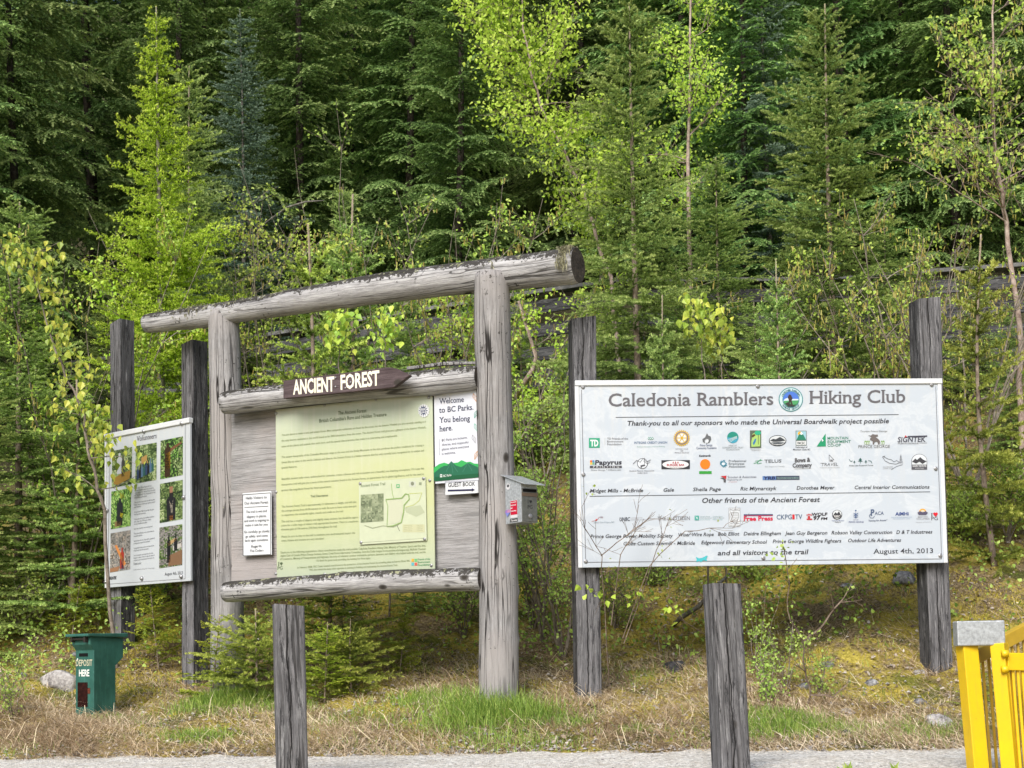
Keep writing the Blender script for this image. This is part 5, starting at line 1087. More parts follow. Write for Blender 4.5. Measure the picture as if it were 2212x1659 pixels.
# lower forest skirt trees at left and middle
for i, (px, top, Y, k, lb, w_) in enumerate(((40, 420, 13.2, 's1', 'dense green spruce at the left edge above the boulder', 1.35), (150, 800, 12.9, 's3', 'low dark spruce behind the poplar sapling', 1.5), (-60, 700, 12.4, 's2', 'dark spruce cut by the left edge', 1.3), (225, 640, 14.3, 's1', 'dark spruce left of the larch behind the volunteers sign', 1.3),
        (520, 560, 14.6, 's2', 'shaded spruce just right of the larch', 1.3), (421, 135, 14.9, 's1', 'grey green spruce with long bare leader right behind the larch', .85), (785, 405, 13.9, 's3', 'spruce with short leader above the middle of the top beam', 1.1), (748, 385, 14.6, 's1', 'slender spruce left of the one above the beam', .62),
        (672, 470, 13.0, 's4', 'spruce with orange leader and widely spaced upswept branches', 1.0), (900, 600, 14.4, 's2', 'shaded spruce behind the right part of the beam', 1.1), (1050, 520, 15.6, 's2', 'shaded spruce behind the right log post', 1.2),
        (1392, -12, 13.6, 's1', 'tall spruce with pale bare stem left of centre behind the sponsor sign', 1.02), (1826, -4, 14.1, 's2', 'tall spruce with double leader above the right half of the sponsor sign', 1.1), (1451, 622, 12.5, 's3', 'small spruce with twin leaders above the sponsor sign', .8), (1704, 548, 13.0, 's3', 'small spruce between the two tall ones', .85),
        (1806, 722, 12.0, 's4', 'knee high spruce top peeping over the sponsor sign', .7), (2152, 492, 11.9, 's4', 'bright spruce with stout upswept shoots at the right edge', .95), (1570, 330, 15.2, 's2', 'shaded spruce between the two tall spruces', 1.2), (2010, 480, 14.8, 's1', 'shaded spruce left of the birch at right', 1.15), (2200, 640, 13.6, 's2', 'dark spruce at the right edge behind the bright one', 1.15), (1230, 720, 14.6, 's2', 'shaded spruce left of the sponsor sign', 1.0), (1640, 640, 13.6, 's1', 'low dark spruce behind the middle of the sponsor sign', 1.2),
        (1320, 470, 15.2, 's1', 'shaded spruce just beyond the mossy right end of the top beam', 1.1), (1940, 420, 15.2, 's2', 'shaded spruce behind the right sign post', 1.25), (1740, 460, 15.0, 's1', 'shaded spruce between the leafless birch stem and the right tall spruce', 1.2), (1130, 600, 15.0, 's1', 'shaded spruce behind the crooked pale stem', .9), (2120, 520, 15.0, 's2', 'shaded spruce behind the curved birch at right', 1.1), (1480, 560, 14.9, 's2', 'low shaded spruce behind the straight birch stem', 1.2))):
    tree_at(k, px, top, Y, i * 1.7 + .3, lb, 'spruces behind the signs', wide=w_)
# young trees low under the kiosk
tree_at('s5', 760, 1322, 10.85, .4, 'young yellow green spruce spreading out under the log kiosk right of the bollard', None, pyb=1500, wide=.95)
tree_at('s4', 700, 1100, 11.3, .9, 'young spruce rising behind the kiosk board', None, pyb=1450, wide=1.7)
tree_at('s5', 555, 1300, 10.85, 2.2, 'low bright young spruce beside the left log post', None, pyb=1500, wide=1.05)
tree_at('c1', 700, 1330, 10.75, 5.1, 'loose cedar sapling between the bollard and the spruce under the kiosk', 'cedar saplings on the bank', pyb=1500, wide=1.2)
tree_at('s3', 900, 1120, 12.4, 4.2, 'shaded young spruce under the right part of the kiosk', None, pyb=1450, wide=1.4)
tree_at('c1', 862, 1300, 11.3, .9, 'bright cedar sapling under the right end of the lower rail', 'cedar saplings on the bank', pyb=1480)
tree_at('c1', 345, 1240, 11.95, 2.5, 'cedar sapling between the volunteers sign posts', 'cedar saplings on the bank', pyb=1480)
tree_at('c2', 455, 1315, 10.95, 3.5, 'small cedar spray against the left log post', 'cedar saplings on the bank', pyb=1480)
tree_at('c2', 1870, 1300, 11.7, 1.2, 'yellow cedar sapling on the bank below the sponsor sign', 'cedar saplings on the bank', pyb=1430)
tree_at('c2', 2105, 1400, 9.9, 2.0, 'small dark cedar beside the right sign post', 'cedar saplings on the bank', pyb=1520)
for i, (x, t) in enumerate(((150, 1240), (90, 1290), (215, 1230))): tree_at('c1', x, t, 12.4 + .2 * i, i * 1.3, ('cedar sapling directly above the boulder', 'leftmost cedar sapling at the foot of the dark spruces', 'cedar sapling behind the deposit box')[i], 'cedar saplings on the bank', pyb=1400)
tree_at('l1', 350, -2, 13.3, 1.0, 'bright lime green larch with long thin leader behind the volunteers sign', None)

# ------------------------------------------------------------------ broadleaf trees and shrubs
def broadleaf(name, base, segs, mat_leaf, mat_bark, seed, label, cat='tree', leafsize=.035, n=5, spread=.05, rad=.04, nb=12, bl=.7, depth=2, catk=0, group=None, kids=5, minz=.2, maxz=1., bup=.45, hang=.6, tint=(.3, 1), keep=1., leafpart='crown'):
    """segs: world points of the stem"""
    r = np.random.default_rng(seed); base = Vector(base); pts = [np.array(Vector(p) - base) for p in segs]
    # densify the stem
    P2 = []
    for a, b in zip(pts, pts[1:]):
        for k in range(5): P2.append(a + (b - a) * k / 5 + r.normal(0, .008, 3))
    P2.append(pts[-1]); n2 = len(P2); tubes = [(P2, [rad * (1 - .85 * i / n2) for i in range(n2)])]; tips = []
    for k in range(nb):
        u = minz + (maxz - minz) * (k + r.random() * .7) / nb; i = min(int(u * n2), n2 - 2); a = r.random() * 6.28
        grow(P2[i], nrm(np.array([math.cos(a), math.sin(a), bup + r.normal(0, .2)])), bl * (1.15 - .65 * u) * r.uniform(.7, 1.2), rad * (1 - .85 * u) * .5, depth, r, tubes, tips, kids)
    tips += P2[-4:]; tips = np.array(tips)
    o = empty(name, base); tag(o, label, cat, group)
    m = tubes_mesh(tubes[:1], 9); m.build('trunk' if cat == 'tree' else 'stem', mat_bark, o, smooth=True)
    if len(tubes) > 1: m = tubes_mesh(tubes[1:], 5); b_ = m.build('branches', mat_bark, o, smooth=True); b_['kind'] = 'stuff'
    if keep < 1: tips = tips[r.random(len(tips)) < keep]
    tr, ti = leaves_on(tips, r, leafsize, n, spread, hang, tint); c = link(leafpart, tri_mesh(leafpart, tr, ti), mat_leaf, o)
    if catk: ct = catkins(tips, r, catk); cc = link('catkins', tri_mesh('catkins', ct, r.uniform(.1, 1, len(ct))), MF_catkin, o); cc['kind'] = 'stuff'
    return o
def S3(*a): return [P(*q) for q in a]
def foot(px, Y, py=1300): p = P(px, py, Y); p.z = float(gz(p.x, p.y)) - .05; return p
b = foot(1345, 14.8); broadleaf('birch_tree', b, [b] + S3((1340, 800, 14.8), (1318, 600, 14.8), (1255, 400, 14.7), (1165, 230, 14.6), (1130, 60, 14.5), (1125, -120, 14.5)), MF_birch, MB_birch, 201, 'leaning birch with bright fresh lime leaves above the end of the top beam', leafsize=.042, n=4, spread=.08, rad=.026, nb=34, bl=.95, minz=.42, kids=5, bup=.35)
b = foot(1500, 15.4); broadleaf('birch_tree', b, [b] + S3((1492, 700, 15.4), (1488, 400, 15.4), (1490, 150, 15.4), (1492, -200, 15.3)), MF_birch, MB_birch, 202, 'straight pinkish birch stem with leafy side branches right of the tall spruce', leafsize=.04, n=3, spread=.08, rad=.034, nb=26, bl=.9, minz=.45, kids=4)
b = foot(2215, 13.2); broadleaf('birch_tree', b, [b] + S3((2205, 760, 13.2), (2175, 480, 13.1), (2150, 330, 13.0), (2142, 160, 13.0), (2152, -150, 13.0)), MF_alder, MB_birch, 203, 'sparse birch with pinkish curved stem near the right edge', leafsize=.04, n=2, spread=.05, rad=.030, nb=26, bl=1.15, minz=.38, kids=5, catk=450, keep=.6, depth=2)
# poplar sapling left
b = foot(250, 11.9, 1350); broadleaf('poplar_sapling', b, [b] + S3((222, 1100, 11.7), (196, 990, 11.6), (180, 900, 11.6), (120, 760, 11.6), (75, 600, 11.6), (60, 540, 11.6)), MF_poplar, MB_twig, 204, 'young poplar with large hanging yellow green leaves left of the volunteers sign', leafsize=.06, n=2, spread=.04, rad=.016, nb=24, bl=.42, minz=.22, kids=3, depth=1, hang=1.6, bup=.55, tint=(.3, 1))
for i, (px, py0, py1, Y, lb) in enumerate(((835, 840, 680, 12.3, 'poplar shoot with yellow leaves seen between beam and arrow board'), (1520, 840, 640, 11.6, 'poplar shoot with large yellow leaves standing over the sponsor sign'), (1560, 850, 700, 11.7, 'shorter poplar shoot right of its twin over the sponsor sign'), (735, 840, 680, 12.4, 'thin poplar shoot left of the other behind the kiosk'))):
    b = foot(px + 5, Y, 1100); broadleaf('poplar_shoot', b, [b] + S3((px, py0, Y), (px - 4, (py0 + py1) / 2, Y), (px - 8, py1, Y)), MF_poplar, MB_twig, 210 + i, lb, 'sapling', leafsize=.065, n=1, spread=.04, rad=.010, nb=11, bl=.22, minz=.70, kids=2, depth=1, hang=1.6, tint=(.35, 1), group='poplar shoots behind the signs')
# alder and willow brush behind the beam
def shrub(px, Y, top, seed, label, mat=MF_shrub, nst=5, leaf=.03, n=3, bl=.45, rad=.011, fan=.55, catk=0, group='leafy shrubs on the bank', keep=.8, pyb=1300, depth=1, kids=4, hang=.3, fn=foot, name='shrub', tint=(.3, 1), nb=7):
    r = np.random.default_rng(seed); b = fn(px, Y, pyb); H = P(px, top, Y).z - b.z; o = empty(name, b); tag(o, label, 'shrub', group); tips = []
    for k in range(nst):
        tubes = []; a = r.random() * 6.28; f = fan * r.uniform(.3, 1.1); tgt = np.array([math.cos(a) * f * H * .6, math.sin(a) * f * H * .35, H * r.uniform(.72, 1.)]); p = [np.zeros(3)]
        for i in range(1, 9): u = i / 8; p.append(tgt * np.array([u ** 1.2, u ** 1.2, u]) + r.normal(0, .02, 3) * H * .35)
        tubes.append((p, [rad * (1 - .8 * i / 8) for i in range(9)]))
        for j in range(nb): i = int(r.integers(2, 8)); a2 = r.random() * 6.28; grow(p[i], nrm(np.array([math.cos(a2), math.sin(a2), .7])), bl * r.uniform(.5, 1.1), rad * .4, depth, r, tubes, tips, kids)
        tips += p[-3:]; m = tubes_mesh(tubes, 5, .0018); m.build('stem', MB_twig, o)
    tips = np.array(tips); tk = tips[r.random(len(tips)) < keep]
    if len(tk): tr, ti = leaves_on(tk, r, leaf, n, .03, hang, tint); link('foliage', tri_mesh('foliage', tr, ti), mat, o)
    if catk: ct = catkins(tips, r, catk); cc = link('catkins', tri_mesh('catkins', ct, r.uniform(.1, 1, len(ct))), MF_catkin, o); cc['kind'] = 'stuff'
    return o
for a in ((640, 14.2, 255, 301, 'tall willow with grey green tips above the left post of the kiosk', MF_shrub, 4, .035, 3, .4), (745, 14.6, 262, 302, 'tall willow with pale upright tips above the beam', MF_shrub, 4, .035, 3, .4), (510, 14.0, 330, 303, 'thin willow just right of the larch', MF_alder, 5, .034, 3, .45), (580, 13.7, 420, 304, 'twiggy alder above the left part of the beam', MF_alder, 6, .034, 3, .5, .012, .7, 260),
          (860, 14.0, 390, 305, 'alder bush with fresh leaves above the arrow board', MF_alder, 6, .038, 3, .5, .012, .7, 200), (960, 14.2, 330, 306, 'yellowish alder hung with catkins above the right of the beam', MF_alder, 7, .038, 3, .5, .012, .75, 700), (1050, 14.0, 450, 307, 'alder brush behind the right log post', MF_alder, 6, .036, 3, .5, .012, .8, 300), (160, 13.0, 440, 308, 'alder with brown catkins left of the larch', MF_alder, 6, .038, 3, .45, .012, .8, 400), (110, 13.4, 560, 309, 'leafy alder low at the left behind the poplar', MF_birch, 6, .04, 3, .45),
          (1180, 14.2, 520, 310, 'alder below the leaning birch', MF_birch, 6, .04, 4, .5, .012, .7, 200), (1990, 13.4, 380, 311, 'bare grey alder twigs left of the right birch', MF_alder, 7, .034, 2, .6, .013, .8, 500), (2100, 13.0, 450, 312, 'tangle of bare twigs at the foot of the right birch', MF_alder, 8, .03, 1, .6, .013, .9, 400), (1900, 13.6, 520, 313, 'twiggy alder with hanging catkins above the right sign post', MF_alder, 6, .036, 2, .55, .012, .9, 350), (1640, 14.0, 560, 314, 'thin twigs between the tall spruces', MF_alder, 5, .03, 1, .5, .010, .8, 150)):
    shrub(*a)
for a in ((1170, 11.9, 700, 320, 'willow with fine pale shoots between the kiosk and the sponsor sign', MF_shrub, 8, .028, 4, .32, .010, .5), (1215, 11.5, 900, 321, 'bushy willow stems left of the left sign post', MF_shrub, 8, .026, 3, .3, .010, .7), (1150, 12.2, 980, 322, 'low willow brush right of the mailbox post', MF_shrub, 8, .026, 4, .3, .010, .8), (1330, 11.8, 1230, 323, 'dark brush under the left of the sponsor sign', MF_shrub, 5, .026, 2, .3, .008, .7), (1420, 12.4, 1230, 324, 'shaded brush under the middle of the sponsor sign', MF_shrub, 4, .026, 2, .3, .008, .9), (1640, 12.2, 1240, 325, 'brush with small leaves below the sponsor sign right of the bollard', MF_shrub, 4, .03, 2, .3, .008, .9), (1000, 12.0, 1150, 326, 'brush under the right part of the lower rail', MF_shrub, 8, .026, 3, .3, .008, .9), (60, 12.6, 1240, 327, 'low leafy brush under the spruces at the left edge', MF_shrub, 6, .03, 2, .3, .008, .9), (2080, 12.3, 1060, 328, 'leafy brush right of the right sign post', MF_shrub, 8, .03, 4, .35, .009, .9), (310, 12.9, 1180, 329, 'brush behind the volunteers sign', MF_shrub, 7, .03, 4, .3, .009, .9), (2180, 12.4, 1000, 330, 'leafy brush at the right edge', MF_shrub, 7, .03, 4, .35, .009, .9)):
    shrub(*a)
MB_stem = bark('brown_twig_bark', (.06, .045, .035), (.14, .105, .08), (.26, .21, .16))
# shrubs in front of the sponsor sign
def custom_shrub(base, stems, seed, label, mat, leafpts, leafsize=.03, n=5, twigs=5, bl=.18, name='shrub', rad=.0045):
    r = np.random.default_rng(seed); b = Vector(base); o = empty(name, b); tag(o, label, 'shrub', None); tips = []
    for st_ in stems:
        p = [np.array(P(*q) - b) for q in st_]; tubes = []; pp = []
        for a_, c_ in zip(p, p[1:]):
            for k in range(3): pp.append(a_ + (c_ - a_) * k / 3 + r.normal(0, .004, 3))
        pp.append(p[-1]); n_ = len(pp); tubes.append((pp, [rad * (1 - .7 * i / n_) for i in range(n_)])); tp = []
        for j in range(twigs): i = int(r.integers(n_ // 3, n_ - 1)); d = nrm(pp[i + 1] - pp[i]); grow(pp[i], nrm(d + r.normal(0, .6, 3) * [1, .3, 1]), bl * r.uniform(.5, 1.2), rad * .35, 1, r, tubes, tp, 2)
        m = tubes_mesh(tubes, 5, .0014); m.build('stem', MB_stem, o)
    if leafpts:
        q = np.array([np.array(P(*l) - b) for l in leafpts]); tr, ti = leaves_on(q, r, leafsize, n, .028, .2, (.4, 1)); link('foliage', tri_mesh('foliage', tr, ti), mat, o)
    return o
b = foot(1310, 10.0, 1500)
custom_shrub(b, [[(1318, 1480, 10.0), (1300, 1230, 10.02), (1300, 1200, 10.05), (1262, 1140, 10.0), (1258, 1095, 10.0), (1275, 1060, 10.0)], [(1300, 1200, 10.05), (1350, 1160, 10.0), (1400, 1120, 10.0), (1416, 1105, 10.0)], [(1318, 1350, 10.0), (1340, 1200, 10.0), (1370, 1150, 10.05), (1380, 1090, 10.05)], [(1345, 1380, 10.1), (1400, 1225, 10.0), (1480, 1150, 9.95), (1560, 1138, 9.95), (1590, 1120, 9.95)], [(1345, 1390, 10.1), (1420, 1190, 10.0), (1450, 1110, 10.0)]],
    401, 'bare branching twigs reaching up in front of the lower left of the sponsor sign', MF_shrub, [(1265, 1060, 10.), (1278, 1062, 10.), (1445, 1115, 10.), (1440, 1190, 10.), (1425, 1200, 10.), (1330, 1215, 10.), (1540, 1140, 9.95)], .022, 3, 5, .2)
b = foot(1660, 10.4, 1430)
custom_shrub(b, [[(1660, 1440, 10.4), (1560, 1392, 10.2), (1480, 1345, 10.05), (1400, 1300, 10.0), (1262, 1272, 9.95)], [(1480, 1345, 10.05), (1440, 1300, 10.), (1450, 1270, 10.)]],
    402, 'low arching branch with yellow green leaf clusters across the left sponsor sign post', MF_birch, [(1262, 1272, 9.95), (1295, 1282, 9.97), (1318, 1276, 9.97), (1385, 1285, 10.), (1360, 1296, 10.), (1390, 1300, 10.), (1440, 1312, 10.05), (1455, 1322, 10.), (1470, 1318, 10.), (1560, 1392, 10.1), (1545, 1380, 10.1), (1600, 1400, 10.1)], .05, 4, 3, .15)
b = foot(1735, 9.9, 1560)
custom_shrub(b, [[(1735, 1565, 9.9), (1752, 1500, 9.9), (1738, 1450, 9.9), (1732, 1380, 9.9), (1700, 1320, 9.9), (1705, 1260, 9.9), (1690, 1170, 9.9)], [(1735, 1385, 9.9), (1780, 1350, 9.85), (1815, 1300, 9.85), (1835, 1270, 9.85)], [(1750, 1500, 9.9), (1800, 1505, 9.8), (1830, 1480, 9.8)]],
    403, 'slender crooked shrub stem in front of the middle of the sponsor sign', MF_shrub, [(1683, 1185, 9.9), (1690, 1200, 9.9), (1698, 1180, 9.9), (1672, 1200, 9.9), (1692, 1215, 9.9), (1706, 1240, 9.9), (1735, 1385, 9.9), (1702, 1310, 9.9), (1780, 1350, 9.85), (1770, 1365, 9.85), (1833, 1275, 9.85)], .03, 4, 4, .16, rad=.009)
for i, (x, Y, t, lb) in enumerate(((1640, 10.6, 1250, 'small willow with bright upright shoots right of the front bollard'), (1665, 10.0, 1400, 'young willow tuft at the foot of the crooked shrub'), (1700, 10.3, 1330, 'willow shoots just left of the crooked shrub'), (1770, 10.2, 1400, 'reddish twigs right of the crooked shrub'), (1840, 11.6, 1290, 'willow shoots higher on the bank below the sign'), (30, 10.6, 1440, 'twiggy bush in front of the boulder'), (20, 11.0, 1380, 'thin twigs at the left edge beside the boulder'), (1590, 11.3, 1290, 'shoots behind the front bollard'))):
    shrub(x, Y, t, 420 + i, lb, MF_shrub, 5, .022, 2, .10, .004, .6, 0, 'small willow tufts on the bank', .7, 1480, nb=3)
m = MB(); a, c, d = P(1470, 1335, 11.6), P(1510, 1310, 11.6), P(1545, 1270, 11.5)
m.tube([onground(1455, 1352, 10, 14), a, c, d, P(1575, 1240, 11.7)], [.014, .02, .018, .014, .01], 7); tag(m.build('fallen_branch', MB_grey, smooth=True), 'grey fallen branch on the bank left of the front bollard', 'branch')
m = MB(); m.tube([P(540, 520, 14.6), P(575, 480, 14.6), P(620, 448, 14.5), P(660, 436, 14.4), P(700, 433, 14.4)], [.004, .008, .010, .009, .004], 6); tag(m.build('dead_branch', MB_grey, smooth=True), 'pale dead branch in the brush above the beam', 'branch')
m = MB(); m.tube([P(1110, 860, 14.4), P(1150, 800, 14.3), P(1158, 770, 14.3), P(1120, 650, 14.2)], [.03, .024, .02, .012], 7); tag(m.build('crooked_branch', MB_birch, smooth=True), 'pale crooked stem leaning against the boardwalk right of the kiosk', 'branch')

# ------------------------------------------------------------------ grass, litter and moss
def avoid(x, y):
    ok = np.ones(len(x), bool)
    for cx, cy, rr in ((P(1077, 1500, 10.2).x, 10.2, .10), (P(495, 1500, 11.25).x, 11.25, .10), (-2.92, 10.85, .14)): ok &= (x - cx) ** 2 + (y - cy) ** 2 > rr * rr
    return ok
def scatter(n, s0, s1, x0=-4.6, x1=4.6, dens=None, r=rng, wide=True):
    x = r.uniform(x0, x1, n * 3); s = s0 + (s1 - s0) * r.random(n * 3); y = yedge(x) + s
    ok = avoid(x, y)
    if dens is not None: ok &= r.random(len(x)) < dens(x, y, s)
    x, y = x[ok][:n], y[ok][:n]; return x, y, gz(x, y)
def blades(x, y, z, L, w_, elev, curl, r, az=None):
    """curved blades of three triangles"""
    n = len(x); az = r.random(n) * 6.28 if az is None else az; el = elev; p0 = np.stack([x, y, z - .005], 1)
    d = np.stack([np.cos(az) * np.cos(el), np.sin(az) * np.cos(el), np.sin(el)], 1); h = np.stack([np.cos(az), np.sin(az), 0 * az], 1)
    p1 = p0 + d * (L * .5)[:, None]; d2 = nrm(d + h * curl[:, None] * .8 - np.array([0, 0, 1.]) * curl[:, None] * .6); p2 = p1 + d2 * (L * .5)[:, None]
    f = np.stack([-np.sin(az), np.cos(az), 0 * az], 1); mixv = r.random((n, 1)); s_ = nrm(f * mixv + np.array([1., 0, .2]) * (1 - mixv)) * (w_ * .5)[:, None]
    return np.concatenate([np.stack([p0 - s_, p0 + s_, p1 + s_ * .8], 1), np.stack([p0 - s_, p1 + s_ * .8, p1 - s_ * .8], 1), np.stack([p1 - s_ * .8, p1 + s_ * .8, p2], 1)])
def field(x, y, k, ph): return .5 + .25 * (np.sin(x * k + ph) * np.cos(y * k * 1.3 + ph * 2) + np.sin(x * k * 2.3 + y * k * 1.7 + ph * 3) + .6 * np.sin(x * k * 5.1 - y * k * 4.3 + ph))
def stuff(name, tr, ti, mat, label, cat): o = link(name, tri_mesh(name, tr, ti), mat); tag(o, label, cat, kind='stuff'); return o
def fall(s, a, b): return np.clip((b - s) / (b - a), 0, 1)
r = np.random.default_rng(77)
# dry matted grass in clumps; each clump combs one way
nc = 1500; cx, cyy, _ = scatter(nc, .0, 2.6, dens=lambda x, y, s: np.clip(field(x, y, 1.7, 1.) * 2.2 - .45, 0, 1) * fall(s, 1.0, 2.8) * np.where(s < .12, .8, 1), r=r)
ci = r.integers(0, len(cx), 62000); sp_ = r.uniform(.05, .16, len(ci)); x = cx[ci] + r.normal(0, 1, len(ci)) * sp_; y = cyy[ci] + r.normal(0, 1, len(ci)) * sp_
k = (y > yedge(x) - .12) & avoid(x, y); x, y, ci = x[k], y[k], ci[k]; caz = r.random(len(cx)) * 6.28
n = len(x)
fx, fy = [], []
for qx, qy in ((P(1077, 1500, 10.2).x, 10.2), (P(495, 1500, 11.25).x, 11.25), (P(1269, 1530, 10.4).x, 10.4), (P(2022, 1470, 10.57).x, 10.57), (P(422, 1500, 11.7).x, 11.7), (-2.98, 10.8), (-2.85, 10.85)):
    aa = r.random(420) * 6.28; rr_ = .13 + np.abs(r.normal(0, .05, 420)); fx.append(qx + rr_ * np.cos(aa)); fy.append(qy + rr_ * np.sin(aa))
fx, fy = np.concatenate(fx), np.concatenate(fy); k = len(fx); x = np.concatenate([x, fx]); y = np.concatenate([y, fy]); ci = np.concatenate([ci, r.integers(0, len(cx), k)]); n = len(x)
az = caz[ci] + r.normal(0, .7, n); t = blades(x, y, gz(x, y) + r.uniform(0, .03, n), r.uniform(.05, .17, n), np.full(n, .0040), np.abs(r.normal(.30, .30, n)), r.uniform(.1, 1.0, n), r, az)
tc = np.clip(.15 + .7 * field(cx, cyy, 2.6, 3.3) + r.normal(0, .2, len(cx)), .08, 1); stuff('dry_grass', t, np.tile(np.clip(tc[ci] + r.normal(0, .2, n), .06, 1), 3), MF_dry, 'matted dead straw coloured grass covering the bank beside the path', 'dry grass')
# long loose bent straws lying over the mat
x, y, z = scatter(1500, -.05, 2.4, dens=lambda x, y, s: field(x, y, 2.3, 2.) * fall(s, .9, 2.6), r=r); n = len(x)
t = blades(x, y, z + r.uniform(.0, .03, n), r.uniform(.12, .34, n), np.full(n, .0045), np.abs(r.normal(.25, .32, n)), r.uniform(.4, 1.6, n), r); stuff('loose_straw', t, np.tile(r.uniform(.55, 1, n), 3), MF_dry, 'long pale loose straws bent over the bank', 'dry grass')
# short fine dry cover
x, y, z = scatter(45000, -.05, 2.8, dens=lambda x, y, s: (.25 + .75 * field(x, y, 3.1, 6.)) * (.35 + .65 * fall(s, 1.6, 3.)), r=r); n = len(x)
t = blades(x, y, z, r.uniform(.02, .07, n), np.full(n, .0034), r.uniform(.0, .9, n), r.uniform(.1, .8, n), r); stuff('grass_thatch', t, np.tile(r.uniform(.06, .8, n), 3), MF_dry, 'thin short dead grass over the bank', 'dry grass')
# green clumps
spots = [(1060, 1530, 9.95, .24, 1500, .19), (1000, 1560, 9.8, .22, 800, .16), (1140, 1540, 9.9, .16, 700, .16), (480, 1560, 10.7, .22, 1500, .13), (520, 1545, 10.8, .2, 1300, .14), (430, 1620, 9.9, .16, 900, .07), (1770, 1590, 9.4, .18, 900, .10), (1660, 1600, 9.3, .18, 1100, .10), (1700, 1560, 9.6, .15, 700, .10), (1890, 1600, 9.3, .2, 500, .06), (2040, 1590, 9.2, .25, 900, .09), (930, 1500, 10.4, .2, 700, .12), (1240, 1560, 9.8, .08, 250, .08), (1370, 1590, 9.5, .06, 240, .07), (620, 1540, 10.6, .12, 500, .1), (250, 1600, 10.6, .15, 300, .06), (1420, 1470, 10.9, .2, 260, .07), (760, 1560, 10.1, .3, 500, .08), (1100, 1600, 9.4, .3, 500, .1)]
xs_, ys_, Ls = [], [], []
for px, py, Y, sp_, n, L in spots: c = P(px, py, Y); xs_.append(c.x + r.normal(0, sp_, n) * .8); ys_.append(Y + r.normal(0, sp_, n) * .55); Ls.append(L * r.uniform(.4, 1.2, n))
x, y, z = scatter(5000, .02, 2.4, dens=lambda x, y, s: field(x, y, 2.9, 4.) ** 3, r=r); xs_.append(x); ys_.append(y); Ls.append(r.uniform(.03, .09, len(x)))
x, y, L = map(np.concatenate, (xs_, ys_, Ls)); k = (y > yedge(x) + .02) & avoid(x, y); x, y, L = x[k], y[k], L[k]; n = len(x)
t = blades(x, y, gz(x, y), L, r.uniform(.0035, .006, n), r.uniform(.75, 1.5, n), r.uniform(.0, .6, n), r); stuff('green_grass', t, np.tile(r.uniform(.15, 1, n), 3), MF_grass, 'fresh green grass tufts around the post feet', 'grass')
# dead leaves and twigs on the bank
x, y, z = scatter(14000, .0, 5.0, dens=lambda x, y, s: .25 + .75 * field(x, y, 1.9, 2.2), r=r); n = len(x); d = nrm(r.normal(0, 1, (n, 3)) * [1, 1, .35]); nn = nrm(r.normal(0, .35, (n, 3)) + [0, -.2, 1]); L = r.uniform(.015, .045, n)
t = leaf_tris(np.stack([x, y, z + r.uniform(.002, .02, n)], 1), d, nn, L, L * .6, r); MF_dead = foliage('dead_leaves', (.10, .07, .05), (.30, .24, .18), (.62, .57, .51), transl=.1, rough=.8); stuff('leaf_litter', t, np.tile(r.uniform(.1, 1, n), 6), MF_dead, 'brown and bleached dead leaves littering the bank', 'leaf litter')
# moss cushions: very short dense tufts, ochre
MF_moss = foliage('moss_tips', (.18, .15, .02), (.46, .38, .06), (.70, .58, .12), transl=.2, rough=.9)
x, y, z = scatter(90000, .25, 6.0, dens=lambda x, y, s: np.clip(field(x, y, 1.35, 5.) * 2.2 - .85, 0, 1) * np.clip(s / .8, .15, 1), r=r); n = len(x)
t = blades(x, y, z, r.uniform(.014, .04, n), np.full(n, .006), r.uniform(.3, 1.5, n), r.uniform(.1, .9, n), r); stuff('moss', t, np.tile(np.clip(.5 * field(x, y, 4., 1.) + r.uniform(0, .6, n), .06, 1), 3), MF_moss, 'ochre and yellow green moss cushions spreading up the bank', 'moss')
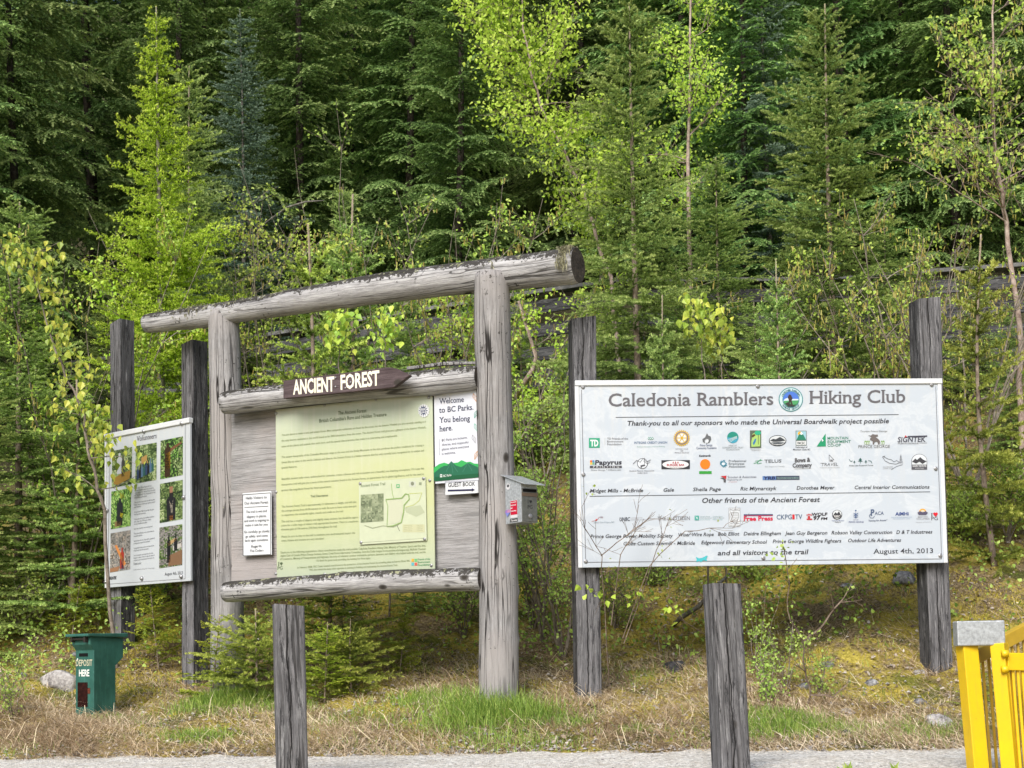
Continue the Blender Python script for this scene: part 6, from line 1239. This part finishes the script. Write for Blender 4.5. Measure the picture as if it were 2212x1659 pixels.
# low leafy undergrowth up the slope
x, y, z = scatter(5200, 2.0, 9.5, -6.5, 6.5, dens=lambda x, y, s: .2 + .8 * field(x, y, 1.5, 3.), r=r); pts_ = np.stack([x, y, z + r.uniform(.02, .35, len(x))], 1); tr, ti = leaves_on(pts_, r, .035, 6, .07, .2, (.1, .9)); stuff('undergrowth', tr, ti, MF_shrub, 'low green undergrowth covering the slope below the trees', 'undergrowth')
# pebbles on path edge and bank
m = MB()
for _ in range(4000):
    xx = random.uniform(-4.4, 4.4); ye = float(yedge(xx)); yy = ye + random.choice((random.gauss(0, .12), random.uniform(-1.1, 0), random.uniform(0, 1.8))); zz = float(gz(xx, yy)); s_ = random.uniform(.004, .014) * (1.3 if yy > ye else 1)
    vs = [(xx + s_ * random.uniform(.7, 1.3) * a, yy + s_ * random.uniform(.7, 1.3) * b_, zz + s_ * .7 * c_ + .005) for a, b_, c_ in ((1, 0, 0), (-1, 0, 0), (0, 1, 0), (0, -1, 0), (0, 0, 1), (0, 0, -1))]
    m.add(vs, [(0, 2, 4), (2, 1, 4), (1, 3, 4), (3, 0, 4), (2, 0, 5), (1, 2, 5), (3, 1, 5), (0, 3, 5)])
tag(m.build('gravel', M_st), 'loose gravel along the path edge and on bare soil', 'gravel', kind='stuff')
# broad weeds in front of the path
for i, (px, lb) in enumerate(((688, 'dock weed sprouting beside the left front bollard'), (760, 'low weed tuft at the near path edge right of the left bollard'), (815, 'small weed at the bottom edge under the kiosk'), (310, 'weed at the bottom edge left of the left bollard'), (1835, 'thin weed at the bottom edge right of the leaning bollard'), (1940, 'weed at the bottom edge near the yellow barrier'))):
    q = P(px, 1668, 7.65); q.z = float(gz(q.x, q.y)); n = 9; dd = nrm(np.stack([r.normal(0, .9, n), r.normal(0, .6, n), np.full(n, 1.)], 1)); L = r.uniform(.03, .065, n); t = leaf_tris(np.tile([0, 0, 0.], (n, 1)) + r.normal(0, .01, (n, 3)) * [1, 1, 0], dd, np.tile([0, -1., .3], (n, 1)), L, L * .28, r)
    o = link('weed', tri_mesh('weed', t, np.tile(r.uniform(.3, 1, n), 6)), MF_grass); o.location = q; tag(o, lb, 'weed', 'weeds along the near path edge')
